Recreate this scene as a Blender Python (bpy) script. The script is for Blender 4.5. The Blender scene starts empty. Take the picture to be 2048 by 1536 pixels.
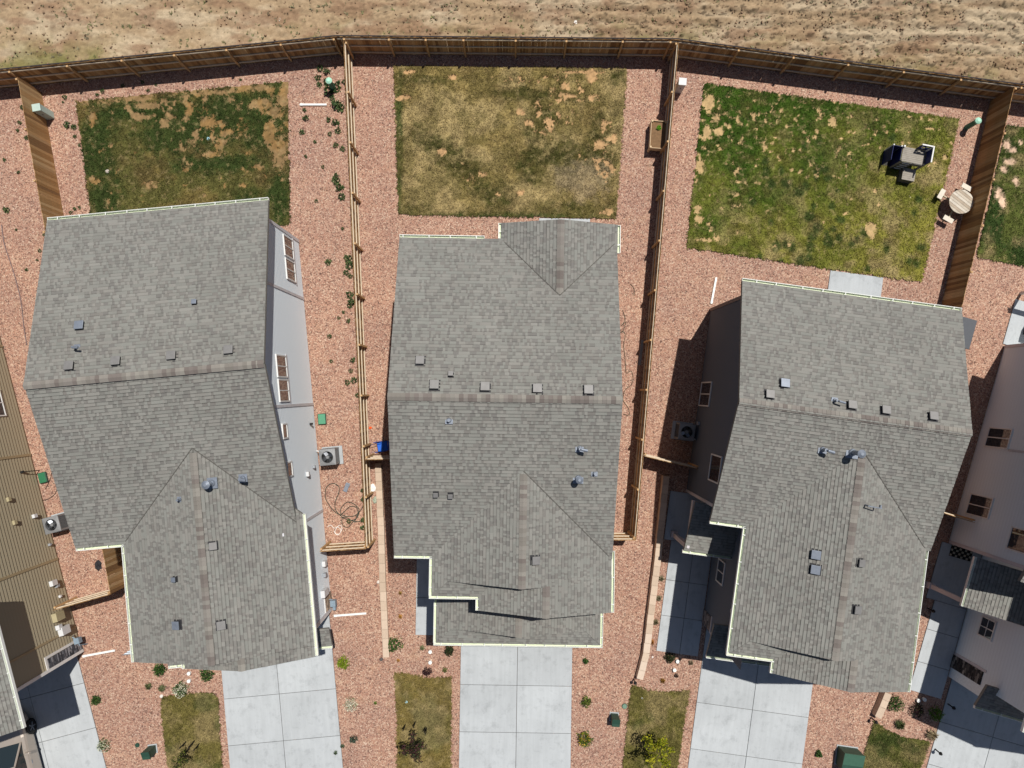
import bpy, math, random
import numpy as np
from mathutils import Matrix, Vector
R = math.radians
rnd = random.Random(7)
C = bpy.context.scene.collection
sc = bpy.context.scene

# ------------------------------------------------------------------ camera, sky, sun, exposure
CAM_H = 36.0; TILT = R(.565); FPX = 1420.0
cam = bpy.data.objects.new('camera', bpy.data.cameras.new('camera')); C.objects.link(cam)
cam.location = (0, 0, CAM_H); cam.rotation_euler = (TILT, 0, 0)
cam.data.sensor_width = 36; cam.data.lens = FPX / 2048 * 36; cam.data.clip_end = 2000
sc.camera = cam
SUN = Vector((.216, .36, 1)).normalized()
w = bpy.data.worlds.new('World'); sc.world = w; w.use_nodes = True
nt = w.node_tree; bg = nt.nodes['Background']; sk = nt.nodes.new('ShaderNodeTexSky')
sk.sky_type = 'NISHITA'; sk.sun_disc = False
sk.sun_elevation = math.asin(SUN.z); sk.sun_rotation = math.atan2(SUN.x, SUN.y)
nt.links.new(sk.outputs[0], bg.inputs[0]); bg.inputs[1].default_value = .05
sl = bpy.data.lights.new('sun', 'SUN'); sl.energy = 5.0; sl.angle = R(.5); sl.color = (1, .95, .88)
sun = bpy.data.objects.new('sun', sl); C.objects.link(sun); sun.rotation_euler = SUN.to_track_quat('Z', 'Y').to_euler()
sc.view_settings.view_transform = 'Standard'; sc.view_settings.look = 'None'
sc.view_settings.exposure = -0.12; sc.view_settings.gamma = 1

# ------------------------------------------------------------------ helpers
def P(px, py, z=0.0):
    """survey point: a spot of the aerial photograph at height z -> metres on the site"""
    dx = (px - 1024) / FPX; dy = (768 - py) / FPX
    y = dy * math.cos(TILT) + math.sin(TILT); zz = dy * math.sin(TILT) - math.cos(TILT)
    t = (CAM_H - z) / -zz
    return Vector((dx * t, y * t, z))
def lin(c):
    return tuple((v / 255 / 12.92 if v <= 10 else ((v / 255 + .055) / 1.055) ** 2.4) for v in c[:3])
def scol(c, k=1.0):
    a = lin(c); return (a[0] * k, a[1] * k, a[2] * k, 1)

MATS = {}
def mat(name, col, rough=.8, vary=.15, scale=6.0, bump=0.0, bscale=40.0, metal=0.0, attr=False, spec=.3, detail=4, coord='Object', stretch=None):
    if name in MATS: return MATS[name]
    m = bpy.data.materials.new(name); m.use_nodes = True; n = m.node_tree.nodes; l = m.node_tree.links
    b = n['Principled BSDF']; b.inputs['Roughness'].default_value = rough; b.inputs['Metallic'].default_value = metal
    b.inputs['Specular IOR Level'].default_value = spec
    tc = n.new('ShaderNodeTexCoord'); src = tc.outputs[coord]
    if stretch:
        mp = n.new('ShaderNodeMapping'); mp.inputs['Scale'].default_value = stretch; l.new(src, mp.inputs[0]); src = mp.outputs[0]
    no = n.new('ShaderNodeTexNoise'); no.inputs['Scale'].default_value = scale; no.inputs['Detail'].default_value = detail
    l.new(src, no.inputs['Vector'])
    mr = n.new('ShaderNodeMapRange'); mr.inputs['From Min'].default_value = .25; mr.inputs['From Max'].default_value = .75
    mr.inputs['To Min'].default_value = 1 - vary; mr.inputs['To Max'].default_value = 1 + vary
    l.new(no.outputs['Fac'], mr.inputs['Value'])
    mx = n.new('ShaderNodeVectorMath'); mx.operation = 'SCALE'
    if attr:
        a = n.new('ShaderNodeAttribute'); a.attribute_name = 'Col'; l.new(a.outputs['Color'], mx.inputs[0])
    else: mx.inputs[0].default_value = lin(col)
    l.new(mr.outputs[0], mx.inputs['Scale']); l.new(mx.outputs[0], b.inputs['Base Color'])
    if bump:
        n2 = n.new('ShaderNodeTexNoise'); n2.inputs['Scale'].default_value = bscale; n2.inputs['Detail'].default_value = 3
        l.new(src, n2.inputs['Vector'])
        bp = n.new('ShaderNodeBump'); bp.inputs['Strength'].default_value = .6; bp.inputs['Distance'].default_value = bump
        l.new(n2.outputs['Fac'], bp.inputs['Height']); l.new(bp.outputs[0], b.inputs['Normal'])
    MATS[name] = m; return m

def gravel_mat(name, sc_=21.0, gain=1.32):
    m = bpy.data.materials.new(name); m.use_nodes = True; n = m.node_tree.nodes; l = m.node_tree.links
    b = n['Principled BSDF']; b.inputs['Roughness'].default_value = .85; b.inputs['Specular IOR Level'].default_value = .25
    tc = n.new('ShaderNodeTexCoord')
    vo = n.new('ShaderNodeTexVoronoi'); vo.inputs['Scale'].default_value = sc_; l.new(tc.outputs['Object'], vo.inputs['Vector'])
    sp = n.new('ShaderNodeSeparateColor'); l.new(vo.outputs['Color'], sp.inputs[0])
    cr = n.new('ShaderNodeValToRGB'); e = cr.color_ramp; e.interpolation = 'LINEAR'
    pts = [(0, (110, 87, 79)), (.12, (145, 113, 100)), (.3, (169, 130, 113)), (.5, (183, 143, 123)), (.66, (180, 147, 130)), (.8, (193, 160, 140)), (.93, (204, 177, 155)), (1, (216, 194, 174))]
    e.elements[0].position = 0; e.elements[0].color = scol(pts[0][1], .66 * gain)
    e.elements[1].position = 1; e.elements[1].color = scol(pts[-1][1], .66 * gain)
    for p_, c_ in pts[1:-1]:
        x = e.elements.new(p_); x.color = scol(c_, .66 * gain)
    l.new(sp.outputs[0], cr.inputs[0])
    no = n.new('ShaderNodeTexNoise'); no.inputs['Scale'].default_value = .35; no.inputs['Detail'].default_value = 6; no.inputs['Roughness'].default_value = .65
    l.new(tc.outputs['Object'], no.inputs['Vector'])
    cr2 = n.new('ShaderNodeValToRGB'); cr2.color_ramp.elements[0].position = .3; cr2.color_ramp.elements[0].color = (.86, .84, .86, 1)
    cr2.color_ramp.elements[1].position = .72; cr2.color_ramp.elements[1].color = (1.12, 1.08, 1.02, 1); l.new(no.outputs['Fac'], cr2.inputs[0])
    mx = n.new('ShaderNodeMix'); mx.data_type = 'RGBA'; mx.blend_type = 'MULTIPLY'; mx.inputs[0].default_value = 1
    l.new(cr.outputs[0], mx.inputs[6]); l.new(cr2.outputs[0], mx.inputs[7]); l.new(mx.outputs[2], b.inputs['Base Color'])
    n3 = n.new('ShaderNodeTexNoise'); n3.inputs['Scale'].default_value = 1.1; n3.inputs['Detail'].default_value = 8; n3.inputs['Roughness'].default_value = .7; l.new(tc.outputs['Object'], n3.inputs['Vector'])
    r3 = n.new('ShaderNodeMapRange'); r3.inputs['From Min'].default_value = .55; r3.inputs['From Max'].default_value = .78; r3.inputs['To Max'].default_value = .5; l.new(n3.outputs['Fac'], r3.inputs['Value'])
    m3 = n.new('ShaderNodeMix'); m3.data_type = 'RGBA'; m3.inputs[7].default_value = scol((196, 160, 128), .66 * gain); l.new(r3.outputs[0], m3.inputs[0]); l.new(mx.outputs[2], m3.inputs[6]); l.new(m3.outputs[2], b.inputs['Base Color'])
    mr = n.new('ShaderNodeMath'); mr.operation = 'MULTIPLY_ADD'; mr.inputs[1].default_value = -1; l.new(vo.outputs['Distance'], mr.inputs[0]); l.new(sp.outputs[1], mr.inputs[2])
    bp = n.new('ShaderNodeBump'); bp.inputs['Strength'].default_value = .5; bp.inputs['Distance'].default_value = .02
    l.new(mr.outputs[0], bp.inputs['Height']); l.new(bp.outputs[0], b.inputs['Normal'])
    MATS[name] = m; return m

def glass_mat():
    m = bpy.data.materials.new('window_glass'); m.use_nodes = True; b = m.node_tree.nodes['Principled BSDF']
    b.inputs['Base Color'].default_value = (.035, .04, .048, 1); b.inputs['Metallic'].default_value = .12; b.inputs['Roughness'].default_value = .04
    b.inputs['Coat Weight'].default_value = .5
    MATS['glass'] = m; return m

class MB:
    """collects quads and polygons, then links them as one mesh object"""
    def __init__(s): s.v = []; s.f = []; s.c = []; s.col = None
    def poly(s, pts):
        i = len(s.v); s.v += [tuple(p) for p in pts]; s.f.append(tuple(range(i, i + len(pts))))
        if s.col is not None: s.c += [s.col] * len(pts)
    def box(s, c, d, M=None):
        x, y, z = d[0] / 2, d[1] / 2, d[2] / 2
        q = [Vector((c[0] + a * x, c[1] + b * y, c[2] + e * z)) for a in (-1, 1) for b in (-1, 1) for e in (-1, 1)]
        if M is not None: q = [M @ p for p in q]
        i = len(s.v); s.v += [tuple(p) for p in q]
        s.f += [tuple(i + k for k in f) for f in ((0, 1, 3, 2), (4, 6, 7, 5), (0, 4, 5, 1), (2, 3, 7, 6), (0, 2, 6, 4), (1, 5, 7, 3))]
        if s.col is not None: s.c += [s.col] * 8
        return s
    def bar(s, a, b, wd, ht=None):
        a = Vector(a); b = Vector(b); d = b - a; L = d.length
        q = d.to_track_quat('X', 'Z').to_matrix().to_4x4(); q.translation = (a + b) / 2
        return s.box((0, 0, 0), (L, wd, ht or wd), q)
    def cyl(s, c, r0, r1, z0, z1, n=16, cap=True, M=None):
        M = M or Matrix()
        lo = [M @ Vector((c[0] + r0 * math.cos(2 * math.pi * k / n), c[1] + r0 * math.sin(2 * math.pi * k / n), z0)) for k in range(n)]
        hi = [M @ Vector((c[0] + r1 * math.cos(2 * math.pi * k / n), c[1] + r1 * math.sin(2 * math.pi * k / n), z1)) for k in range(n)]
        for k in range(n):
            j = (k + 1) % n; s.poly([lo[k], lo[j], hi[j], hi[k]])
        if cap: s.poly(hi); s.poly(lo[::-1])
        return s
    def tube(s, pts, r, n=6):
        pts = [Vector(p) for p in pts]; rings = []
        for i, p in enumerate(pts):
            d = (pts[min(i + 1, len(pts) - 1)] - pts[max(i - 1, 0)]).normalized()
            x = d.cross(Vector((0, 0, 1)) if abs(d.z) < .9 else Vector((1, 0, 0))).normalized(); y = d.cross(x)
            rr = r[i] if isinstance(r, (list, tuple)) else r
            rings.append([p + x * rr * math.cos(2 * math.pi * k / n) + y * rr * math.sin(2 * math.pi * k / n) for k in range(n)])
        for a, b in zip(rings, rings[1:]):
            for k in range(n):
                j = (k + 1) % n; s.poly([a[k], a[j], b[j], b[k]])
        s.poly(rings[0][::-1]); s.poly(rings[-1]); return s
    def prism(s, pts, z0, z1):
        lo = [(p[0], p[1], z0) for p in pts]; hi = [(p[0], p[1], z1) for p in pts]; n = len(pts)
        s.poly(hi); s.poly(lo[::-1])
        for k in range(n):
            j = (k + 1) % n; s.poly([lo[k], lo[j], hi[j], hi[k]])
        return s
    def mesh(s, name, m, smooth=False):
        me = bpy.data.meshes.new(name); me.from_pydata(s.v, [], s.f)
        if s.col is not None:
            a = me.color_attributes.new('Col', 'FLOAT_COLOR', 'POINT')
            a.data.foreach_set('color', np.array([(*c[:3], 1) for c in s.c], dtype=np.float32).ravel())
        me.materials.append(m)
        if smooth: me.polygons.foreach_set('use_smooth', [True] * len(me.polygons))
        me.update(); return me
    def build(s, name, m, parent=None, smooth=False, bevel=0):
        o = bpy.data.objects.new(name, s.mesh(name, m, smooth)); C.objects.link(o)
        if parent: o.parent = parent
        if bevel:
            b = o.modifiers.new('bevel', 'BEVEL'); b.width = bevel; b.segments = 2; b.limit_method = 'ANGLE'
        return o
def put(me, name, parent=None, M=None):
    o = bpy.data.objects.new(name, me); C.objects.link(o)
    if parent: o.parent = parent
    if M is not None: o.matrix_local = M
    return o
def empty(name, loc=(0, 0, 0), rz=0, parent=None):
    o = bpy.data.objects.new(name, None); C.objects.link(o); o.location = loc; o.rotation_euler = (0, 0, rz); o.empty_display_size = .3
    if parent: o.parent = parent
    return o
def tag(o, label, cat, group=None):
    o['label'] = label; o['category'] = cat
    if group: o['group'] = group
    return o
def kind(o, k, label=None):
    o['kind'] = k
    if label: o['label'] = label
    return o
def npmesh(name, V, Fq, Col, m):
    me = bpy.data.meshes.new(name); nv = len(V); nf = len(Fq); k = Fq.shape[1]
    me.vertices.add(nv); me.vertices.foreach_set('co', np.asarray(V, np.float32).ravel())
    me.loops.add(nf * k); me.loops.foreach_set('vertex_index', np.asarray(Fq, np.int32).ravel())
    me.polygons.add(nf); me.polygons.foreach_set('loop_start', np.arange(nf, dtype=np.int32) * k)
    if Col is not None:
        a = me.color_attributes.new('Col', 'FLOAT_COLOR', 'POINT')
        c = np.ones((nv, 4), np.float32); c[:, :3] = Col; a.data.foreach_set('color', c.ravel())
    me.update(calc_edges=True); me.validate(); me.materials.append(m); return me
NR = np.random.default_rng(11)
def vnoise(x, y, seed=0):
    xi = np.floor(x).astype(np.int64); yi = np.floor(y).astype(np.int64); fx = x - xi; fy = y - yi
    fx = fx * fx * (3 - 2 * fx); fy = fy * fy * (3 - 2 * fy)
    def h(a, b):
        n = (a * 374761393 + b * 668265263 + seed * 974634541) & 0x7fffffff
        n = ((n ^ (n >> 13)) * 1274126177) & 0x7fffffff
        return ((n ^ (n >> 16)) & 0xffff) / 65535.0
    a = h(xi, yi); b = h(xi + 1, yi); c = h(xi, yi + 1); d = h(xi + 1, yi + 1)
    return (a * (1 - fx) + b * fx) * (1 - fy) + (c * (1 - fx) + d * fx) * fy
def fbm(x, y, f=1.0, o=4, seed=0, g=.5):
    s = 0; a = 1; t = 0
    for k in range(o):
        s = s + a * vnoise(x * f + 17 * k, y * f - 9 * k, seed + k); t += a; a *= g; f *= 2.03
    return s / t
def sstep(a, b, x): t = np.clip((x - a) / (b - a), 0, 1); return t * t * (3 - 2 * t)
def inside(poly, X, Y):
    r = np.zeros(X.shape, bool); n = len(poly)
    for i in range(n):
        x0, y0 = poly[i][:2]; x1, y1 = poly[(i + 1) % n][:2]
        if y0 == y1: continue
        c = ((y0 > Y) != (y1 > Y)) & (X < (x1 - x0) * (Y - y0) / (y1 - y0) + x0); r ^= c
    return r

M_attr = mat('leaf_material', (0, 0, 0), .7, .18, 9, attr=True, spec=.2)
M_grass = mat('grass_material', (0, 0, 0), .85, .16, 22, attr=True, spec=.1, bump=.02, bscale=45)
M_soil = mat('soil_material', (0, 0, 0), .95, .14, 16, attr=True, spec=.1, bump=.02, bscale=30)
M_shingle = mat('asphalt_shingle', (0, 0, 0), .92, .10, 55, attr=True, spec=.15, bump=.002, bscale=160, detail=2)
def age(m, sc_, lo, hi, st):
    n = m.node_tree.nodes; l = m.node_tree.links; b = n['Principled BSDF']; src = b.inputs['Base Color'].links[0].from_socket; tc = n.new('ShaderNodeTexCoord'); mp = n.new('ShaderNodeMapping'); mp.inputs['Scale'].default_value = st; k = n.new('ShaderNodeTexNoise'); k.inputs['Scale'].default_value = sc_; k.inputs['Detail'].default_value = 6; k.inputs['Roughness'].default_value = .65
    r = n.new('ShaderNodeMapRange'); r.inputs['From Min'].default_value = .3; r.inputs['From Max'].default_value = .7; r.inputs['To Min'].default_value = lo; r.inputs['To Max'].default_value = hi; v = n.new('ShaderNodeVectorMath'); v.operation = 'SCALE'
    l.new(tc.outputs['Object'], mp.inputs[0]); l.new(mp.outputs[0], k.inputs['Vector']); l.new(k.outputs['Fac'], r.inputs['Value']); l.new(src, v.inputs[0]); l.new(r.outputs[0], v.inputs['Scale']); l.new(v.outputs[0], b.inputs['Base Color'])
age(M_shingle, .45, .92, 1.08, (1.2, .8, 1))
M_deck = mat('roof_edge_metal', (120, 119, 114), .7, .08)
M_wood = mat('weathered_cedar', (0, 0, 0), .85, .22, 5, attr=True, spec=.15, stretch=(9, 9, .9), bump=.003, bscale=20)
def concrete_mat():
    m = bpy.data.materials.new('brushed_concrete'); m.use_nodes = True; n = m.node_tree.nodes; l = m.node_tree.links; b = n['Principled BSDF']; b.inputs['Roughness'].default_value = .88; b.inputs['Specular IOR Level'].default_value = .2
    tc = n.new('ShaderNodeTexCoord'); oi = n.new('ShaderNodeObjectInfo')
    def noise(sc_, det, ro, st=None):
        k = n.new('ShaderNodeTexNoise'); k.inputs['Scale'].default_value = sc_; k.inputs['Detail'].default_value = det; k.inputs['Roughness'].default_value = ro; src = tc.outputs['Object']
        if st: mp = n.new('ShaderNodeMapping'); mp.inputs['Scale'].default_value = st; l.new(src, mp.inputs[0]); src = mp.outputs[0]
        l.new(src, k.inputs['Vector']); return k.outputs['Fac']
    def rng(v, a, c, d, e):
        k = n.new('ShaderNodeMapRange'); k.inputs['From Min'].default_value = a; k.inputs['From Max'].default_value = c; k.inputs['To Min'].default_value = d; k.inputs['To Max'].default_value = e; l.new(v, k.inputs['Value']); return k.outputs[0]
    def mul(x, y): k = n.new('ShaderNodeMath'); k.operation = 'MULTIPLY'; l.new(x, k.inputs[0]); l.new(y, k.inputs[1]); return k.outputs[0]
    f = mul(rng(noise(.5, 5, .6), .3, .7, .9, 1.06), rng(noise(1.7, 10, .75), .52, .78, 1.0, .66))
    f = mul(f, rng(noise(1.2, 4, .6, (5, .35, 1)), .3, .75, 1.04, .93)); f = mul(f, rng(noise(9, 5, .75), .6, .78, 1.0, .7)); f = mul(f, rng(oi.outputs['Random'], 0, 1, .95, 1.04))
    v = n.new('ShaderNodeVectorMath'); v.operation = 'SCALE'; v.inputs[0].default_value = lin((179, 184, 187)); l.new(f, v.inputs['Scale']); l.new(v.outputs[0], b.inputs['Base Color'])
    bp = n.new('ShaderNodeBump'); bp.inputs['Strength'].default_value = .4; bp.inputs['Distance'].default_value = .003; l.new(noise(60, 3, .6), bp.inputs['Height']); l.new(bp.outputs[0], b.inputs['Normal']); MATS['brushed_concrete'] = m; return m
M_concrete = concrete_mat()
M_white = mat('white_aluminium', (232, 234, 230), .45, .04, 3)
M_gutter = mat('gutter_trough', (206, 216, 186), .55, .08, 4)
M_trim = mat('white_trim', (222, 222, 220), .6, .05, 3)
M_glass = glass_mat()
M_black = mat('black_plastic', (28, 28, 30), .6, .1, 5)
M_galv = mat('galvanised_metal', (132, 140, 152), .42, .12, 7, metal=.35, spec=.5)
M_vent = mat('vent_metal', (128, 127, 126), .5, .1, 7, metal=.2)
M_ventdk = mat('vent_flange', (52, 52, 55), .7, .1, 7)
M_green = mat('green_utility_paint', (44, 74, 62), .5, .1, 5)
M_greenlid = mat('green_plastic_lid', (84, 148, 116), .6, .08, 5)
M_block = mat('tan_concrete_block', (196, 170, 146), .9, .1, 5, bump=.004, bscale=50)

# ------------------------------------------------------------------ the setting: ground sheets
M_gravel = gravel_mat('red_landscape_rock')
gb = MB(); gb.box((0, 0, -.32), (900, 900, .5)); ground = kind(gb.build('ground', mat('dry_dirt', (176, 150, 122), .95, .2, 1.2, bump=.02, bscale=9, detail=8)), 'structure')
FA = [P(-140, 191), P(690, 108), P(1338, 114), P(2190, 226.5)]          # line of the back fence
bed = MB(); bed.prism([FA[0], FA[1], FA[2], FA[3], (60, -42), (-60, -42)][::-1], -.065, 0.0)
kind(bed.build('gravel_bed', M_gravel), 'structure')

def fence_y(x):
    xs = np.array([p.x for p in FA]); ys = np.array([p.y for p in FA]); return np.interp(x, xs, ys)
# ploughed dirt field behind the back fence
st = .065; gx = np.arange(-34, 34, st); gy = np.arange(14.2, 23.6, st); X, Y = np.meshgrid(gx, gy)
D = Y - fence_y(X); u_ = X + .25 * fbm(X, Y, .3, 3, 5); v_ = Y + .10 * X * np.sign(-X) * 0 + .5 * fbm(X, Y, .22, 3, 9)
row = .5 + .5 * np.sin((v_ + .0008 * X * X) * 2 * math.pi / .62)
rough = sstep(-12, 6, X + 10 * (fbm(X, Y, .15, 3, 3) - .5))
clod = fbm(X * .7, Y * 1.5, 3.2, 4, 21); clod2 = fbm(X, Y * 1.3, 7, 2, 31)
Z = .05 + .07 * row * (.3 + .7 * rough) + .26 * (clod - .5) * (.3 + .7 * rough) + .10 * (clod2 - .5)
Z = np.maximum(Z, .0) * sstep(-.1, .35, D)
base = np.stack([np.full(X.shape, v) for v in lin((186, 161, 129))], -1)
pale = np.array(lin((206, 186, 156))); brn = np.array(lin((160, 128, 102))); grn = np.array(lin((122, 126, 66)))
t1 = sstep(.42, .7, fbm(X, Y * 2.2, .55, 4, 41))[..., None]; col = base * (1 - t1) + pale * t1
t2 = (sstep(.5, .72, fbm(X, Y * 2.6, .8, 4, 51)) * .7)[..., None]; col = col * (1 - t2) + brn * t2
t3 = (sstep(.50, .75, fbm(X, Y * 1.8, .9, 4, 61)) * sstep(2.4, .2, D) * .6 + sstep(-19.0, -24.0, X) * sstep(3.0, .6, D) * sstep(.3, .55, fbm(X, Y, 1.6, 3, 8)) * .75)
t3 = np.clip(t3, 0, 1)[..., None]; col = col * (1 - t3) + grn * t3
spk = sstep(.58, .72, fbm(X * .8, Y * 1.6, 5.5, 3, 91)) * (.25 + .75 * rough); stk = sstep(.55, .75, fbm(X * .35, Y * 2.4, 2.2, 3, 95))
col *= (1 - .24 * (1 - row) * rough)[..., None]  # furrow troughs darkened in the colour to strengthen their shade
col *= ((.78 + .44 * clod2) * (1 - .6 * spk) * (1 - .18 * stk * (1 - row)))[..., None]  # relief shading painted by clod height, plus darker damp specks and furrow streaks
ids = np.arange(X.size).reshape(X.shape)
ok = (D[:-1, :-1] > -.02) & (D[1:, 1:] > -.02) & (D[:-1, 1:] > -.02) & (D[1:, :-1] > -.02)
Fq = np.stack([ids[:-1, :-1], ids[:-1, 1:], ids[1:, 1:], ids[1:, :-1]], -1)[ok]
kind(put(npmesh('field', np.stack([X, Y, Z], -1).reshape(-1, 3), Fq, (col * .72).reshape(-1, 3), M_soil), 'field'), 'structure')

def blades(name, pts, size, cols, m, nb=3, up=.8, label=None, parent=None):
    """many little leaf triangles: nb per point, joined"""
    N = len(pts); p = np.repeat(pts, nb, 0); c = np.repeat(cols, nb, 0); s = np.repeat(size, nb)
    M_ = len(p); a = NR.uniform(0, 2 * math.pi, M_); el = NR.uniform(.15, up, M_) * 1.3
    d = np.stack([np.cos(a) * np.cos(el), np.sin(a) * np.cos(el), np.sin(el)], -1) * (s * NR.uniform(.6, 1.2, M_))[:, None]
    q = np.stack([-np.sin(a), np.cos(a), np.zeros(M_)], -1) * (s * .22)[:, None]
    off = NR.normal(0, .25, (M_, 2)) * s[:, None]
    p = p.copy(); p[:, :2] += off
    V = np.stack([p - q, p + q, p + d + q * .35, p + d - q * .35], 1).reshape(-1, 3); F_ = np.arange(M_ * 4).reshape(-1, 4)
    cc = np.clip(np.repeat(c, 4, 0) * NR.uniform(.6, 1.4, M_).repeat(4)[:, None], 0, 1)
    o = put(npmesh(name, V, F_, cc, m), name, parent); kind(o, 'stuff', label); return o
# field weeds
n = 14000; wx = NR.uniform(-30, 30, n); wy = NR.uniform(14.5, 23, n); d_ = wy - fence_y(wx)
pr = sstep(.46, .72, fbm(wx, wy * 1.5, .9, 4, 61)) * (.25 + 1.2 * np.exp(-d_ / .7)) + .06
k_ = (d_ > .15) & (NR.uniform(0, 1, n) < pr); wx, wy = wx[k_], wy[k_]; nn = len(wx)
g0 = np.array(lin((124, 130, 80))); g1 = np.array(lin((146, 138, 112))); tt = NR.uniform(0, 1, nn)[:, None]
blades('field_weeds', np.stack([wx, wy, np.full(nn, .06)], -1), NR.uniform(.04, .13, nn), (g0 * tt + g1 * (1 - tt)) * .8, M_attr, 5, .7, 'sparse green weeds sprouting in the ploughed dirt field')
# clods in the field
n = 11000; wx = NR.uniform(-30, 30, n); wy = NR.uniform(14.6, 22, n); d_ = wy - fence_y(wx)
k_ = (d_ > .2) & (NR.uniform(0, 1, n) < .25 + .75 * sstep(-10, 5, wx)); wx, wy = wx[k_], wy[k_]
def stones(name, x, y, z, s, cols, m, label):
    N = len(x); o6 = np.array([(1, 0, 0), (-1, 0, 0), (0, 1, 0), (0, -1, 0), (0, 0, 1), (0, 0, -1)], float)
    tri = np.array([(0, 2, 4), (2, 1, 4), (1, 3, 4), (3, 0, 4), (2, 0, 5), (1, 2, 5), (3, 1, 5), (0, 3, 5)])
    a = NR.uniform(0, 6.28, N); V = o6[None] * (s[:, None, None] * NR.uniform(.55, 1.2, (N, 6, 1))); V[:, :, 2] *= .6
    ca, sa = np.cos(a)[:, None], np.sin(a)[:, None]; vx = V[:, :, 0] * ca - V[:, :, 1] * sa; vy = V[:, :, 0] * sa + V[:, :, 1] * ca
    V = np.stack([vx + x[:, None], vy + y[:, None], V[:, :, 2] + z], -1).reshape(-1, 3)
    F_ = (tri[None] + 6 * np.arange(N)[:, None, None]).reshape(-1, 3)
    return kind(put(npmesh(name, V, F_, np.repeat(cols, 6, 0), m), name), 'stuff', label)
nn = len(wx); stones('dirt_clods', wx, wy, .09, NR.uniform(.02, .075, nn), np.array(lin((190, 160, 132)))[None] * NR.uniform(.3, .85, nn)[:, None], M_soil, 'small clods lying on the ploughed field')

# ------------------------------------------------------------------ lawns
def lawn(name, pix, fn, tuft=16000, z=.028, cell=.06):
    poly = [P(*p) for p in pix]; xs = [p.x for p in poly]; ys = [p.y for p in poly]
    gx = np.arange(min(xs) - .1, max(xs) + .1, cell); gy = np.arange(min(ys) - .1, max(ys) + .1, cell); X, Y = np.meshgrid(gx, gy)
    wob = .05 * (fbm(X, Y, 3, 2, 77) - .5)
    ins = inside(poly, X + wob, Y + wob); col, h = fn(X, Y)
    Z = z + .03 * h + .012 * (fbm(X, Y, 5, 2, 5) - .5)
    ids = np.arange(X.size).reshape(X.shape); ok = ins[:-1, :-1] & ins[1:, 1:] & ins[1:, :-1] & ins[:-1, 1:]
    Fq = np.stack([ids[:-1, :-1], ids[:-1, 1:], ids[1:, 1:], ids[1:, :-1]], -1)[ok]
    o = kind(put(npmesh(name, np.stack([X, Y, Z], -1).reshape(-1, 3), Fq, col.reshape(-1, 3), M_grass), name), 'structure')
    x = NR.uniform(min(xs), max(xs), tuft * 2); y = NR.uniform(min(ys), max(ys), tuft * 2); k = inside(poly, x, y); x, y = x[k][:tuft], y[k][:tuft]
    c, h = fn(x, y); k = h > .3; x, y, c, h = x[k], y[k], c[k], h[k]
    blades('grass', np.stack([x, y, np.full(len(x), z + .012)], -1), .045 + .055 * h, c * 1.04, M_grass, 3, .75, 'short grass blades of the ' + LAWNL[name.split('.')[0] if name in LAWNL else name])
    return o
LAWNL = {}
GD = np.array(lin((50, 66, 30))); GM = np.array(lin((84, 92, 44))); GY = np.array(lin((130, 114, 66))); ST = np.array(lin((166, 148, 106))); BR = np.array(lin((98, 84, 52))); TAN = np.array(lin((188, 152, 110))); ORG = np.array(lin((186, 140, 84))); GRY = np.array(lin((150, 134, 110)))
def mixc(c, d, t): return c * (1 - t[..., None]) + d * t[..., None]
def blob(X, Y, px, py, rx, ry, seed=0, soft=.5, ang=0):
    c = P(px, py); s = .02535; dx = X - c.x; dy = Y - c.y
    if ang: a = R(ang); dx, dy = dx * math.cos(a) + dy * math.sin(a), -dx * math.sin(a) + dy * math.cos(a)
    r = np.hypot(dx / (rx * s), dy / (ry * s)) + 1.9 * (fbm(X, Y, 1.7, 5, seed + 3, .78) - .5)
    return sstep(1 + soft * .5, 1 - soft, r)
def spots(X, Y, f, thr, seed, wide=.05):
    return sstep(thr, thr + wide, fbm(X, Y, f, 3, seed, .55))
def fray(b, X, Y, seed):
    return sstep(.40, .66, b * .85 + 1.25 * (fbm(X, Y, 4.2, 4, seed, .75) - .5)) * sstep(.02, .25, b)
def fin(c, X, Y, seed):
    n1 = fbm(X, Y, 8, 3, seed, .7); n2 = fbm(X, Y, 2.4, 4, seed + 4, .6)
    c = c * np.clip(.25 + .95 * n1 + .55 * n2, .35, 1.7)[..., None]
    fl = sstep(.66, .78, fbm(X, Y, 7, 2, seed + 11)); return mixc(c, ST * 1.05, fl * .35)
def ringed(X, Y, f, thr, seed, zone):
    """bare spots inside a zone and the dark tufts round them"""
    n = fbm(X, Y, f, 4, seed, .6) * (.55 + .45 * zone); return sstep(thr, thr + .035, n), sstep(thr - .14, thr - .03, n)
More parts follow.
